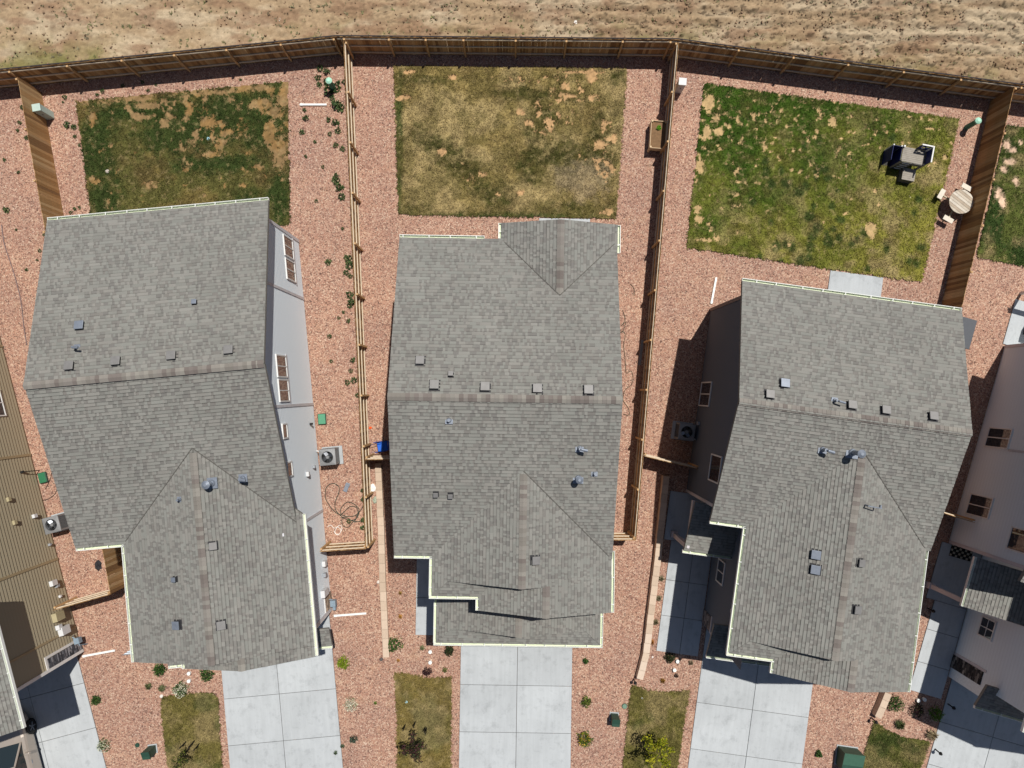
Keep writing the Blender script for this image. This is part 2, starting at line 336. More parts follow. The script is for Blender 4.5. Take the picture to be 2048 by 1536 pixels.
def lawn_left(X, Y):
    c = np.zeros(X.shape + (3,)) + (GM * .55 + BR * .45)
    c = mixc(c, BR, sstep(.42, .62, fbm(X, Y, .55, 4, 2)) * .75)
    c = mixc(c, GY * .8, sstep(.5, .68, fbm(X, Y, 1.1, 3, 4)) * .6)
    g = np.maximum.reduce([blob(X, Y, 195, 290, 42, 90, 1), blob(X, Y, 290, 225, 110, 22, 2), blob(X, Y, 470, 230, 95, 60, 3), blob(X, Y, 350, 265, 80, 50, 4), blob(X, Y, 560, 390, 28, 60, 5), blob(X, Y, 440, 330, 100, 22, 6), blob(X, Y, 210, 400, 34, 60, 7), blob(X, Y, 530, 250, 40, 80, 8), blob(X, Y, 500, 410, 30, 40, 9)])
    c = mixc(c, GD, g * .9); bare = np.zeros(X.shape)
    for i, (a, b, rx, ry) in enumerate([(425, 248, 22, 10), (455, 266, 20, 10), (330, 245, 10, 12), (365, 300, 20, 5), (430, 310, 26, 6), (520, 210, 34, 14), (300, 212, 40, 8), (170, 205, 16, 16), (280, 196, 40, 9), (400, 186, 60, 9), (510, 178, 55, 12), (570, 190, 14, 30), (560, 300, 18, 42), (535, 270, 12, 20), (545, 225, 30, 14), (185, 240, 10, 20), (205, 300, 12, 10), (515, 335, 14, 8), (300, 370, 20, 10), (190, 360, 12, 8)]):
        bare = np.maximum(bare, blob(X, Y, a, b, rx, ry, 20 + i, .35))
    bare = fray(np.maximum(bare * .92, spots(X, Y, 2.4, .72, 33) * .7), X, Y, 401)
    z = np.maximum.reduce([blob(X, Y, 430, 265, 90, 60, 501, .8), blob(X, Y, 330, 215, 190, 34, 502, .8), blob(X, Y, 560, 280, 34, 110, 503, .8)]); b2, d2 = ringed(X, Y, 2.3, .53, 505, z)
    c = mixc(c, GD * .95, d2 * z * .8); bare = np.maximum(bare * .9, b2 * z); orange = spots(X, Y, 1.1, .45, 71, .15)
    c = mixc(c, mixc(np.zeros(X.shape + (3,)) + TAN * .72, ORG * .72, orange * .6), bare * (.6 + .35 * fbm(X, Y, 6, 3, 507)))
    return fin(c, X, Y, 8) * .88, 1 - bare
def lawn_mid(X, Y):
    c = np.zeros(X.shape + (3,)) + (ST * .66 + GY * .26)
    c = mixc(c, GY * .95, sstep(.45, .66, fbm(X, Y, .5, 4, 12)) * .7)
    c = mixc(c, BR * .95, sstep(.54, .68, fbm(X, Y, 1.0, 4, 14)) * .5)
    g = np.maximum.reduce([blob(X, Y, 880, 290, 60, 28, 31, .6, -30), blob(X, Y, 930, 345, 60, 34, 32, .6, -35), blob(X, Y, 990, 390, 50, 26, 33, .6), blob(X, Y, 1060, 190, 80, 16, 34), blob(X, Y, 1060, 330, 34, 44, 35), blob(X, Y, 820, 420, 40, 18, 36), blob(X, Y, 1000, 430, 150, 9, 37), blob(X, Y, 1150, 420, 90, 20, 38), blob(X, Y, 1150, 320, 70, 40, 39), blob(X, Y, 1080, 250, 40, 40, 40), blob(X, Y, 800, 200, 10, 70, 41), blob(X, Y, 850, 160, 60, 10, 42), blob(X, Y, 800, 310, 9, 90, 43), blob(X, Y, 1200, 290, 26, 60, 45), blob(X, Y, 1235, 155, 18, 20, 44)])
    c = mixc(c, np.array(lin((66, 66, 32))), g * (.62 + .38 * sstep(.35, .6, fbm(X, Y, 3.5, 4, 519, .7))))
    c = mixc(c, GD * 1.15, np.maximum(blob(X, Y, 798, 300, 8, 140, 50), blob(X, Y, 1000, 434, 200, 6, 51)) * .7)
    bz = np.maximum.reduce([blob(X, Y, 1090, 240, 60, 50, 46), blob(X, Y, 1110, 160, 100, 18, 47), blob(X, Y, 1200, 310, 40, 70, 48), blob(X, Y, 1150, 190, 60, 20, 52), blob(X, Y, 940, 350, 50, 30, 53) * .7, blob(X, Y, 980, 390, 50, 20, 54) * .8])
    b2, d2 = ringed(X, Y, 3.0, .53, 17, bz); bare = b2 * bz; c = mixc(c, np.array(lin((70, 66, 34))), d2 * bz * .8)
    _, d3 = ringed(X, Y, 1.5, .62, 517, np.ones(X.shape)); c = mixc(c, np.array(lin((92, 84, 46))), d3 * .55)
    for i, (a, b, rx, ry) in enumerate([(905, 155, 14, 9), (1130, 172, 12, 9), (1185, 155, 14, 14), (808, 197, 18, 8), (1210, 425, 26, 8), (1100, 245, 14, 12), (1198, 290, 16, 12), (1045, 225, 12, 8), (818, 144, 12, 6), (885, 305, 8, 8), (1040, 385, 12, 8), (1160, 145, 50, 5)]):
        bare = np.maximum(bare, blob(X, Y, a, b, rx, ry, 60 + i, .35))
    bare = fray(bare, X, Y, 403); pale = blob(X, Y, 1165, 360, 55, 45, 90) * .5
    c = mixc(c, GRY, pale); c = mixc(c, TAN * .9, bare * .95)
    return fin(c, X, Y, 18), 1 - bare
def lawn_right(X, Y):
    t = np.clip((Y - P(0, 520).y) / (P(0, 200).y - P(0, 520).y), 0, 1); q = P(1400, 0).x; r_ = P(1900, 0).x; s = np.clip((X - q) / (r_ - q), 0, 1)
    green = np.clip(.15 + .8 * t + .55 * (1 - s) - .25 + 1.0 * (fbm(X, Y, .6, 4, 22) - .5), 0, 1)
    c = mixc(np.zeros(X.shape + (3,)) + np.array(lin((122, 118, 52))), np.array(lin((56, 78, 24))), green)
    c = mixc(c, ST * .8, sstep(.45, .7, fbm(X, Y, 1.3, 4, 24)) * (1 - green) * .8)
    c = mixc(c, BR * .8, sstep(.55, .7, fbm(X, Y, 1.7, 3, 26)) * .35)
    dk = np.zeros(X.shape); rr = random.Random(5)
    for i in range(46):
        a, b = (rr.uniform(1540, 1690), rr.uniform(330, 500)) if i < 16 else (rr.uniform(1500, 1840), rr.uniform(240, 540))
        dk = np.maximum(dk, blob(X, Y, a, b, rr.uniform(6, 12), rr.uniform(7, 14), 100 + i, .5))
    c = mixc(c, GD * .95, dk * .85)
    bare = np.zeros(X.shape)
    for i in range(120):
        a = 1390 + 520 * rr.random() ** (1.5 if i < 50 else 1.0); b = rr.uniform(190, 520) if i < 50 else rr.uniform(205, 330) + (a - 1400) * .1
        bare = np.maximum(bare, blob(X, Y, a, b, rr.uniform(2.5, 6), rr.uniform(2.5, 6), 150 + i, .4))
    for i, (a, b, rx, ry) in enumerate([(1418, 205, 12, 20), (1432, 235, 12, 18), (1415, 262, 12, 14), (1436, 262, 12, 8), (1420, 276, 8, 8), (1665, 245, 10, 14), (1860, 240, 12, 6), (1858, 258, 14, 4), (1414, 480, 20, 5), (1432, 478, 10, 7), (1396, 420, 8, 12), (1398, 440, 10, 10), (1402, 330, 12, 16), (1740, 460, 12, 18)]):
        bare = np.maximum(bare, blob(X, Y, a, b, rx, ry, 250 + i, .4))
    bare = fray(bare, X, Y, 405); z = sstep(.2, .9, green); b2, d2 = ringed(X, Y, 3.4, .66, 521, z); c = mixc(c, GD * .8, d2 * z * .5); bare = np.maximum(bare, b2 * z); c = mixc(c, np.array(lin((182, 154, 112))), bare * .9)
    return fin(c, X, Y, 28) * 1.06, 1 - bare
def lawn_far(X, Y):
    c = np.zeros(X.shape + (3,)) + GM; c = mixc(c, GD, sstep(.4, .6, fbm(X, Y, .7, 3, 81))); c = mixc(c, ST * .8, sstep(.5, .7, fbm(X, Y, 1.2, 3, 82)) * .6)
    bare = np.zeros(X.shape)
    for i, (a, b, rx, ry) in enumerate([(2012, 292, 8, 14), (2020, 325, 14, 8), (2030, 365, 10, 12), (2006, 340, 8, 8), (2004, 400, 8, 14), (1995, 385, 8, 12), (2025, 300, 8, 6), (2040, 285, 6, 8)]): bare = np.maximum(bare, blob(X, Y, a, b, rx, ry, 300 + i, .4))
    c = mixc(c, np.array(lin((206, 176, 152))), bare); return fin(c, X, Y, 88), 1 - bare
def lawn_front(seed, gr):
    def f(X, Y):
        c = np.zeros(X.shape + (3,)) + (GY * .75 * (1 - gr) + GM * .95 * gr)
        c = mixc(c, ST * .74, sstep(.42, .66, fbm(X, Y, 1.1, 4, seed)) * (.75 - .4 * gr)); c = mixc(c, GD * 1.1, sstep(.5, .7, fbm(X, Y, .9, 4, seed + 5)) * (.35 + .45 * gr))
        return fin(c, X, Y, seed + 7) * .92, np.ones(X.shape)
    return f
for nm, desc, pix, fn, tf in [
    ('lawn', 'patchy dark green back lawn with bare dirt', [(152, 203), (300, 188), (577, 163), (581, 450), (190, 485)], lawn_left, 17000),
    ('lawn.001', 'mostly straw yellow back lawn', [(788, 133), (1254, 137), (1232, 438), (797, 430)], lawn_mid, 20000),
    ('lawn.002', 'green back lawn with the playset', [(1407, 167), (1918, 238), (1842, 565), (1373, 496)], lawn_right, 24000),
    ('lawn.003', 'lawn behind the white sided house', [(2012, 250), (2110, 262), (2110, 545), (1952, 515)], lawn_far, 5000),
    ('lawn.004', 'front lawn with the sparse sapling', [(324, 1400), (328, 1393), (340, 1390), (415, 1384), (430, 1387), (437, 1400), (449, 1600), (345, 1600), (330, 1480), (324, 1430)], lawn_front(201, .35), 6000),
    ('lawn.005', 'front lawn with the purple leaved sapling', [(788, 1343), (820, 1347), (850, 1353), (880, 1354), (903, 1353), (902, 1600), (793, 1600), (795, 1440)], lawn_front(221, .05), 6000),
    ('lawn.006', 'front lawn with the yellow green sapling', [(1263, 1368), (1290, 1378), (1320, 1383), (1350, 1383), (1379, 1380), (1367, 1450), (1345, 1600), (1240, 1600), (1252, 1470), (1259, 1400)], lawn_front(241, .45), 6000),
    ('lawn.007', 'front lawn by the green transformer', [(1748, 1441), (1775, 1460), (1810, 1475), (1858, 1482), (1820, 1600), (1708, 1600), (1730, 1500)], lawn_front(261, .75), 5000)]:
    LAWNL[nm] = desc; lawn(nm, pix, fn, tf)

# loose stones over the gravel bed (kept off lawns; slabs are higher than the stones)
n = 52000; sx = NR.uniform(-30, 30, n); sy = NR.uniform(-23, 17.2, n); k_ = sy < fence_y(sx) - .05; sx, sy = sx[k_], sy[k_]; n = len(sx)
pal = np.array([lin(c) for c in [(132, 105, 95), (169, 129, 111), (183, 144, 124), (180, 149, 133), (193, 161, 142), (208, 184, 164), (156, 121, 105)]])
NOST = [[P(*p) for p in q] for q in ([(152, 203), (577, 163), (581, 450), (190, 485)], [(788, 133), (1254, 137), (1232, 438), (797, 430)], [(1407, 167), (1918, 238), (1842, 568), (1373, 500)], [(324, 1395), (437, 1388), (449, 1600), (340, 1600)], [(788, 1343), (903, 1353), (902, 1600), (793, 1600)], [(1263, 1368), (1379, 1380), (1345, 1600), (1240, 1600)], [(1748, 1441), (1858, 1482), (1820, 1600), (1708, 1600)], [(2012, 250), (2110, 262), (2110, 545), (1952, 515)])]
k_ = np.ones(n, bool)
for q in NOST: k_ &= ~inside(q, sx, sy)
sx, sy = sx[k_], sy[k_]; n = len(sx)
stones('gravel', sx, sy, .006, NR.uniform(.018, .042, n) * NR.choice([1, 1, 1.3], n), pal[NR.integers(0, 7, n)] * .86, M_soil, 'loose red and tan landscape rocks around the houses')

# ------------------------------------------------------------------ houses
HO = {'L': ((-14.35, .63), 5.3), 'C': ((-.27, -.29), -.9), 'R': ((13.74, -1.16), -7.8), 'FL': ((-25.98, 2.84), 15.0), 'FR': ((25.01, 2.33), -16.3)}
PITCH = 1 / 3
LT = [lin(c) for c in [(163, 163, 157), (166, 165, 159), (160, 160, 154), (164, 162, 156), (161, 162, 156)]]
DK = [lin(c) for c in [(148, 147, 142), (152, 150, 145), (145, 143, 139), (150, 147, 142)]]
CAPC = [lin(c) for c in [(144, 139, 132), (152, 148, 141), (130, 122, 117), (161, 157, 149), (149, 143, 137), (136, 128, 123), (156, 151, 144)]]
def clip(poly, win):
    """convex clip of a 2-d polygon by a convex counter-clockwise window"""
    out = poly
    for i in range(len(win)):
        ax, ay = win[i]; bx, by = win[(i + 1) % len(win)]; inp = out; out = []
        if not inp: return []
        s = [(bx - ax) * (p[1] - ay) - (by - ay) * (p[0] - ax) for p in inp]
        for k in range(len(inp)):
            p, q = inp[k - 1], inp[k]; sp_, sq = s[k - 1], s[k]
            if (sp_ >= 0) != (sq >= 0):
                t = sp_ / (sp_ - sq); out.append((p[0] + t * (q[0] - p[0]), p[1] + t * (q[1] - p[1])))
            if sq >= 0: out.append(q)
    return out
CAPM = []
for c in CAPC:
    m = MB(); m.col = tuple(x * .70 for x in c)
    a, b, t = .15, .245, .018                       # half width, length, thickness
    for s in (-1, 1):
        q = [(0, 0, .028), (0, b, .012), (s * a, b, .012 - a * PITCH), (s * a, 0, .028 - a * PITCH)]
        if s > 0: q = q[::-1]
        m.poly(q); e = [(0, 0, .028), (s * a, 0, .028 - a * PITCH), (s * a, 0, .004 - a * PITCH), (0, 0, .004)]; m.poly(e if s < 0 else e[::-1])
        e = [(s * a, 0, .028 - a * PITCH), (s * a, b, .012 - a * PITCH), (s * a, b, -.006 - a * PITCH), (s * a, 0, .004 - a * PITCH)]; m.poly(e if s > 0 else e[::-1])
    CAPM.append(m.mesh('ridge_cap', M_shingle))

class House:
    def __init__(s, key, name, label, siding):
        (x, y), a = HO[key]; s.key = key; s.e = tag(empty(name, (x, y, 0), R(a)), label, 'house')
        s.sh = MB(); s.sh.col = LT[0]; s.deck = MB(); s.wall = MB(); s.sidmat = siding; s.caps = []; s.gut = []; s.sidj = MB(); s.rg = random.Random(hash(key) % 97 + 3)
        s.rg = random.Random({'L': 3, 'C': 5, 'R': 8, 'FL': 13, 'FR': 21}[key])
    def slope(s, p0, p1, z, depth, tl=0.0, tr=0.0, win=None, pitch=PITCH, tint=1.0):
        """roof plane rising to the left of eave p0->p1"""
        p0 = Vector((*p0, z)); d = Vector((p1[0] - p0.x, p1[1] - p0.y, 0)); L = d.length; d /= L; n_ = Vector((-d.y, d.x, 0)); up = n_ + Vector((0, 0, pitch))
        nrm = Vector((-n_.x * pitch, -n_.y * pitch, 1)).normalized()
        wins = win if (win and isinstance(win[0], list)) else [win or [(0, 0), (L, 0), (L - tr, depth), (tl, depth)]]
        f = lambda a, b, h=0: p0 + d * a + up * b + nrm * h
        for wn in wins:
            top = [f(a, b, -.004) for a, b in wn]; bot = [q - Vector((0, 0, .15)) for q in top]
            s.deck.poly(top); s.deck.poly(bot[::-1])
            for k in range(len(top)):
                j = (k + 1) % len(top); s.deck.poly([bot[k], bot[j], top[j], top[k]])
        win = [q for wn in wins for q in wn]
        E = .143 / math.sqrt(1 + pitch * pitch); rows = int(depth / E) + 1; a0 = min(q[0] for q in win); a1 = max(q[0] for q in win); rg = s.rg; m = s.sh
        for r_ in range(rows):
            b0 = r_ * E; b1 = min(b0 + E * 1.08, depth)
            if b1 - b0 < .02: continue
            rowt = [rg.random() for _ in range(97)]; a = a0 - rg.uniform(0, .3); light = rg.random() < .5
            while a < a1:
                light = rg.random() < .58 if rg.random() < .45 else not light
                wd = rg.choice((.08, .1, .12, .17, .26, .45)) if light else rg.choice((.07, .09, .11, .15, .22))
                c = rg.choice(LT) if light else rg.choice(DK); k = rg.uniform(.95, 1.05) * .61 * tint * (.97 + .06 * rowt[int((a + 50) * 1.1) % 97]); m.col = tuple(v * k for v in c)
                h0, h1 = (.030, .006) if light else (.020, .004)
                hh = lambda b: h0 + (h1 - h0) * (b - b0) / (E * 1.08)
                bs = b0 + E * (.74 if rg.random() < .75 else .9); cmain = m.col; cband = tuple(v * (.74 if light else .66) for v in cmain)  # darker granule band under the next course, standing in for its butt shadow
                for wn in wins:
                    q = clip([(a, b0), (a + wd, b0), (a + wd, bs), (a, bs)], wn)
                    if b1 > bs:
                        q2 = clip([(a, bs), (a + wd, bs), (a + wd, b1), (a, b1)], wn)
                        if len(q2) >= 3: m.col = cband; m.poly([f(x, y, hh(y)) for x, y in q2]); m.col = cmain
                    if len(q) < 3: continue
                    m.poly([f(x, y, hh(y)) for x, y in q])
                    lo = [x for x, y in q if abs(y - b0) < 1e-6]
                    if len(lo) >= 2: m.poly([f(min(lo), b0, 0), f(max(lo), b0, 0), f(max(lo), b0, h0), f(min(lo), b0, h0)])
                a += wd
    def ridge(s, a, b, z):
        a = Vector((*a, z)); b = Vector((*b, z)); d = b - a; L = d.length; d /= L; k = 0.0; prev = 0
        while k < L - .06:
            s.caps.append((a + d * min(k, L - .25) + Vector((0, 0, .022)), math.atan2(d.y, d.x) - math.pi / 2)); k += .175
    def gable(s, uL, uR, v0, v1, z, tl=0, tr=0, ridge=None):
        """ridge along v from v0 (front) to v1 (back); symmetric"""
        h = (uR - uL) / 2; L = abs(v1 - v0)
        s.slope((uL, v1), (uL, v0), z, h); s.slope((uR, v0), (uR, v1), z, h); s.ridge((uL + h, min(v0, v1)), (uL + h, max(v0, v1)), z + h * PITCH)
    def valley(s, a, za, b, zb):
        s.val = getattr(s, 'val', None) or MB(); s.val.bar((*a, za + .035), (*b, zb + .035), .035, .02)
    def gutter(s, a, b, z, end=True):
        """trough outside the eave a->b (roof on the left)"""
        a = Vector((*a, 0)); b = Vector((*b, 0)); d = (b - a); L = d.length; d /= L; o = Vector((d.y, -d.x, 0))
        M = Matrix(((d.x, o.x, 0, a.x), (d.y, o.y, 0, a.y), (0, 0, 1, z), (0, 0, 0, 1))); s.gut.append((M, L))
    def finish(s, roofname='roof'):
        roof = s.deck.build(roofname, M_deck, s.e)
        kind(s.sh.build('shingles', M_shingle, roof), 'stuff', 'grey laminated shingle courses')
        for p, a in s.caps:
            put(s.rg.choice(CAPM), 'ridge_cap', roof, Matrix.Translation(p) @ Matrix.Rotation(a, 4, 'Z'))
        for M, L in s.gut:
            g = MB(); g.box((L / 2, .006, -.075), (L, .012, .13), M); g.box((L / 2, .119, -.06), (L, .02, .14), M)
            for x in (.006, L - .006): g.box((x, .063, -.065), (.012, .10, .13), M)
            go = g.build('gutter', M_white, s.e)
            t = MB(); t.box((L / 2, .06, -.12), (L - .03, .095, .012), M); t.build('trough', M_gutter, go)
            h = MB(); x = .35
            while x < L - .1: h.box((x, .062, .014), (.032, .135, .012), M); x += s.rg.uniform(.8, 1.15)
            if h.v: h.build('hanger', M_white, go)
        if getattr(s, 'val', None): s.val.build('valley_cut', mat('valley_sealant', (92, 90, 86), .9, .1), roof)
        s.wall.build('wall', s.sidmat, s.e)
        if s.sidj.v: kind(s.sidj.build('siding', s.sidmat, s.e), 'stuff', 'horizontal lap siding')
    def prismv(s, u0, u1, v0, v1, z1, ridge_u=False, rise=None):
        s.wall.box(((u0 + u1) / 2, (v0 + v1) / 2, z1 / 2), (u1 - u0, v1 - v0, z1))
        if rise:
            if ridge_u: q = [(u0, v0), (u0, v1), (u1, v1), (u1, v0)]; e0 = [(u0, v0, z1), (u0, v1, z1), (u0, (v0 + v1) / 2, z1 + rise)]; e1 = [(u1, p[1], p[2]) for p in e0]
            else: e0 = [(u1, v0, z1), (u0, v0, z1), ((u0 + u1) / 2, v0, z1 + rise)]; e1 = [(p[0], v1, p[2]) for p in e0]
            s.wall.poly(e0[::-1]); s.wall.poly(e1); s.wall.poly([e0[0], e1[0], e1[2], e0[2]]); s.wall.poly([e0[2], e1[2], e1[1], e0[1]])
    def frame(s, n, p):
        n = Vector((*n, 0)); t = Vector((n.y, -n.x, 0)); return Matrix(((t.x, n.x, 0, p[0]), (t.y, n.y, 0, p[1]), (0, 0, 1, 0), (0, 0, 0, 1)))
    def siding(s, n, p, L, z0, z1, single=True, peak=None, ex=.2):
        """lap boards on the wall through p (its middle) that faces n; peak = height of a gable point above z1"""
        M = s.frame(n, p); z = z0; top = z1 + (peak[1] if peak else 0)
        while z < top - .05:
            a, b = -L / 2, L / 2
            if peak and z > z1:
                k = (z + ex * .5 - z1) / peak[1]; a += (peak[0] - a) * k; b += (peak[0] - b) * k
            if b - a < .15: break
            l = b - a
            if single:
                o = put(SIDM[s.sidmat.name], 'siding_board', s.e, M @ Matrix.Translation(((a + b) / 2, 0, z)) @ Matrix.Diagonal((l, 1, 1, 1)))
            else:
                q = [M @ Vector((x, y, z + zz)) for x, y, zz in ((a, .026, 0), (b, .026, 0), (b, .012, ex + .01), (a, .012, ex + .01), (a, 0, 0), (b, 0, 0))]
                s.sidj.poly([q[1], q[0], q[3], q[2]]); s.sidj.poly([q[0], q[1], q[5], q[4]])
            z += ex
    def trimv(s, n, p, x, z0, z1, wd=.12, m=None, name='trim_board', th=.062):
        b = MB(); b.box((x, th / 2, (z0 + z1) / 2), (wd, th, z1 - z0), s.frame(n, p)); return b.build(name, m or M_trim, s.e)
    def trimh(s, n, p, x0, x1, z, ht=.14, m=None, name='trim_board'):
        b = MB(); b.box(((x0 + x1) / 2, .033, z), (x1 - x0, .066, ht), s.frame(n, p)); return b.build(name, m or M_trim, s.e)
    def window(s, n, p, x, z, wd, ht, mull=1, cross=False):
        M = s.frame(n, p); f = MB(); t = .06
        for a, b in ((-1, 0), (1, 0)): f.box((x + a * (wd / 2), .045, z), (t, .09, ht + t), M)
        for b in (-1, 1): f.box((x, .045, z + b * (ht / 2)), (wd - t, .08, t), M)
        if mull: f.box((x, .043, z), (.045, .08, ht - t), M)
        if cross: f.box((x, .042, z), (wd - t, .075, .03), M)
        w_ = f.build('window', M_trim, s.e)
        n_ = 2 if mull else 1
        for k in range(n_):
            g = MB(); gw = (wd - t) / n_ - .02; g.box((x + (k - (n_ - 1) / 2) * (wd / n_), .054, z), (gw, .012, ht - t), M); g.build('pane', M_glass, w_)
        return w_
    def roof_vent(s, u, v, zr, g, size=.36, m=None):
        """box vent on a slope; g = uphill unit vector"""
        up = Vector((g[0], g[1], PITCH)).normalized(); sd = Vector((-g[1], g[0], 0)); nn = sd.cross(up)
        if nn.z < 0: nn = -nn; sd = -sd
        M = Matrix(((sd.x, up.x, nn.x, u), (sd.y, up.y, nn.y, v), (sd.z, up.z, nn.z, zr), (0, 0, 0, 1)))
        f = MB(); f.box((0, 0, .02), (size * 1.25, size * 1.3, .012), M); f.box((0, 0, .075), (size * .86, size * .86, .1), M); o = f.build('roof_vent', M_ventdk, s.e)
        c = MB(); c.box((0, 0, .155), (size, size, .05), M); c.build('vent_cap', m or M_vent, o, bevel=.012); return o
    def pipe(s, u, v, zr, r, h, cap=0, elbow=False, m=None):
        m_ = m or M_galv; f = MB(); f.cyl((u, v), r * 2.1, r * 1.2, zr - .04, zr + .12, 14); f.box((u, v, zr + .02), (r * 5, r * 5, .02), Matrix.Translation((u, v, zr)) @ Matrix.Rotation(0, 4, 'X') @ Matrix.Translation((-u, -v, -zr)))
        o = f.build('vent_pipe', m_, s.e); b = MB(); b.cyl((u, v), r, r, zr, zr + h, 14); b.build('stack', m_, o, smooth=False)
        if cap: c = MB(); c.cyl((u, v), cap * .8, cap, zr + h, zr + h + .06, 18); c.cyl((u, v), cap, cap * .35, zr + h + .062, zr + h + .13, 18); c.build('rain_cap', m_, o)
        if elbow: c = MB(); c.tube([(u, v, zr + h - .05), (u + .05, v - .02, zr + h + .08), (u + .28, v - .06, zr + h + .1)], r * .9, 8); c.build('elbow', m_, o)
        return o
SIDM = {}
def sidmat(nm, col):
    m = mat(nm, col, .75, .09, 2.2, stretch=(.25, 4, 4), detail=6)
    b = MB(); ex = .2
    b.poly([(.5, .044, 0), (-.5, .044, 0), (-.5, .012, ex + .01), (.5, .012, ex + .01)]); b.poly([(-.5, .044, 0), (.5, .044, 0), (.5, 0, 0), (-.5, 0, 0)]); b.poly([(.5, .044, 0), (.5, .012, ex + .01), (.5, 0, ex + .01), (.5, 0, 0)]); b.poly([(-.5, 0, 0), (-.5, 0, ex + .01), (-.5, .012, ex + .01), (-.5, .044, 0)])
    SIDM[nm] = b.mesh('siding_board', m); return m
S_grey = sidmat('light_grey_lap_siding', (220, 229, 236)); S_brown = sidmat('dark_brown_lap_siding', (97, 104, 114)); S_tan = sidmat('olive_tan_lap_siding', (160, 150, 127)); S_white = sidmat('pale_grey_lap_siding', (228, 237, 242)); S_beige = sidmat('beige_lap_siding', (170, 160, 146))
ZE = 6.0
def stone_veneer(h, n, p, x0, x1, z0, z1, cols):
    M = h.frame(n, p); b = MB(); b.col = (0, 0, 0); z = z0; rg = random.Random(3)
    while z < z1 - .03:
        ht = min(rg.choice((.07, .09, .12)), z1 - z); x = x0
        while x < x1 - .02:
            l = min(rg.uniform(.14, .38), x1 - x); c = lin(rg.choice(cols)); k = rg.uniform(.7, 1.2); b.col = tuple(v * k for v in c)
            b.box((x + l / 2, .035 + rg.uniform(0, .018), z + ht / 2), (l - .012, .07, ht - .012), M); x += l
        z += ht
    return kind(b.build('stone_veneer', mat('ledge_stone', (0, 0, 0), .9, .2, 12, attr=True, bump=.01, bscale=30), h.e), 'stuff', 'stacked ledge stones at the house corner')

# --- left house, light grey siding
h = House('L', 'grey_house', 'house with light grey lap siding on its sunlit side wall, ladder of white framed windows', S_grey)
vf, vr, uL, uR = -6.85, 7.05, -4.7, 4.7
h.slope((uR, vr), (uL, vr), ZE, vr); h.slope((uL, vf), (uR, vf), ZE, -vf); h.ridge((uL, 0), (uR, 0), ZE + 7.02 * PITCH)
wl, wr, vA = -2.65, 4.95, -11.85; hw = (wr - wl) / 2
L_ = -vA - 2.6
h.slope((wl, -2.6), (wl, vA), ZE, hw, win=[(4.2, 0), (-vA - 2.6, 0), (-vA - 2.6, hw), (0, hw)]); h.slope((wr, vA), (wr, -6.3), ZE, hw, win=[(0, 0), (5.55, 0), (9.25, hw), (0, hw)])
h.ridge((wl + hw, vA), (wl + hw, -3.25), ZE + hw * PITCH)
zr_ = ZE + hw * PITCH; h.valley((wl + hw, vf + hw), zr_, (4.7, vf + .25), ZE + .08); h.valley((wl + hw, vf + hw), zr_, (wl + .1, vf + .1), ZE + .03)
bl, br_, vB = -.55, 4.95, -12.32; hb = (br_ - bl) / 2
h.slope((bl, -11), (bl, vB), ZE, hb); h.slope((br_, vB), (br_, vA + .02), ZE, hb); h.ridge((bl + hb, vB), (bl + hb, vA + .06), ZE + hb * PITCH)
h.slope((-1.3, -12.16), (-.5, -12.16), ZE - .1, .4); h.gutter((-1.3, -12.16), (-.7, -12.16), ZE - .1)
h.slope((1.0, -12.86), (4.9, -12.86), 3.2, .9)
h.gutter((1.0, -12.86), (4.9, -12.86), 3.2)
h.gutter((uR, vr), (uL, vr), ZE); h.gutter((uL, vf), (wl - .05, vf), ZE); h.gutter((wl, -6.9), (wl, vA), ZE); h.gutter((wr, vA - .45), (wr, -6.3), ZE); h.gutter((bl, -12.1), (bl, vB), ZE)
h.prismv(-4.2, 4.13, -6.45, 6.65, ZE + .1, True, 2.15); h.prismv(-2.15, 4.13, -11.5, -6.4, ZE + .1, False, 1.0); h.prismv(-2.0, 4.128, -12.0, -11.4, 3.35)
wp = (4.13, -2.4); n_ = (1, 0)                                   # right wall, boards run the whole side
h.siding(n_, (4.13, 0.1), 13.1, .15, ZE + .06, True, (0.1, 2.1)); h.siding(n_, (4.13, -9.2), 5.5, .15, ZE - .1, True); h.siding((0, 1), (0, 6.65), 8.3, .15, ZE - .1, False); h.siding((-1, 0), (-4.2, .1), 13.1, .15, ZE, False, (-.1, 2.1)); h.siding((0, -1), (0, -11.5), 6.3, 3.4, ZE, False); h.siding((-1, 0), (-2.15, -9), 5, .15, ZE, False)
GT = mat('grey_trim', (206, 206, 210), .7, .06, 3)
wz = (4.13, 0)
def xw(v): return -v        # local x along a wall that faces +u
for v in (3.66, -1.68, -7.05): h.trimv(n_, wz, xw(v), .12, 6.3, .13, GT, th=.065)
for v in (6.6, -11.96): h.trimv(n_, wz, xw(v), .1, 6.0, .15, GT, th=.067)
h.window(n_, wz, xw(5.9), 1.98, .95, 1.35, 1); h.window(n_, wz, xw(4.78), 1.98, .95, 1.35, 1); h.window(n_, wz, xw(.08), 4.6, .95, 1.3, 1); h.window(n_, wz, xw(-1.0), 4.6, .95, 1.3, 1); h.window(n_, wz, xw(-2.78), 4.95, .62, .6, 0); h.window(n_, wz, xw(-4.47), 4.75, .62, .62, 0)
h.trimh(n_, wz, xw(5.35) - 1.15, xw(5.35) + 1.15, 1.17, .13, GT); h.trimh(n_, wz, xw(-.46) - 1.1, xw(-.46) + 1.1, 3.8, .13, GT)
stone_veneer(h, n_, wz, xw(-11.15), xw(-11.9), .05, 1.15, [(150, 130, 112), (176, 156, 136), (120, 104, 92)]); h.trimh(n_, wz, xw(-11.1), xw(-11.92), 1.22, .12); h.trimv(n_, (4.13, 0), xw(-12.04), .1, 3.0, .12)
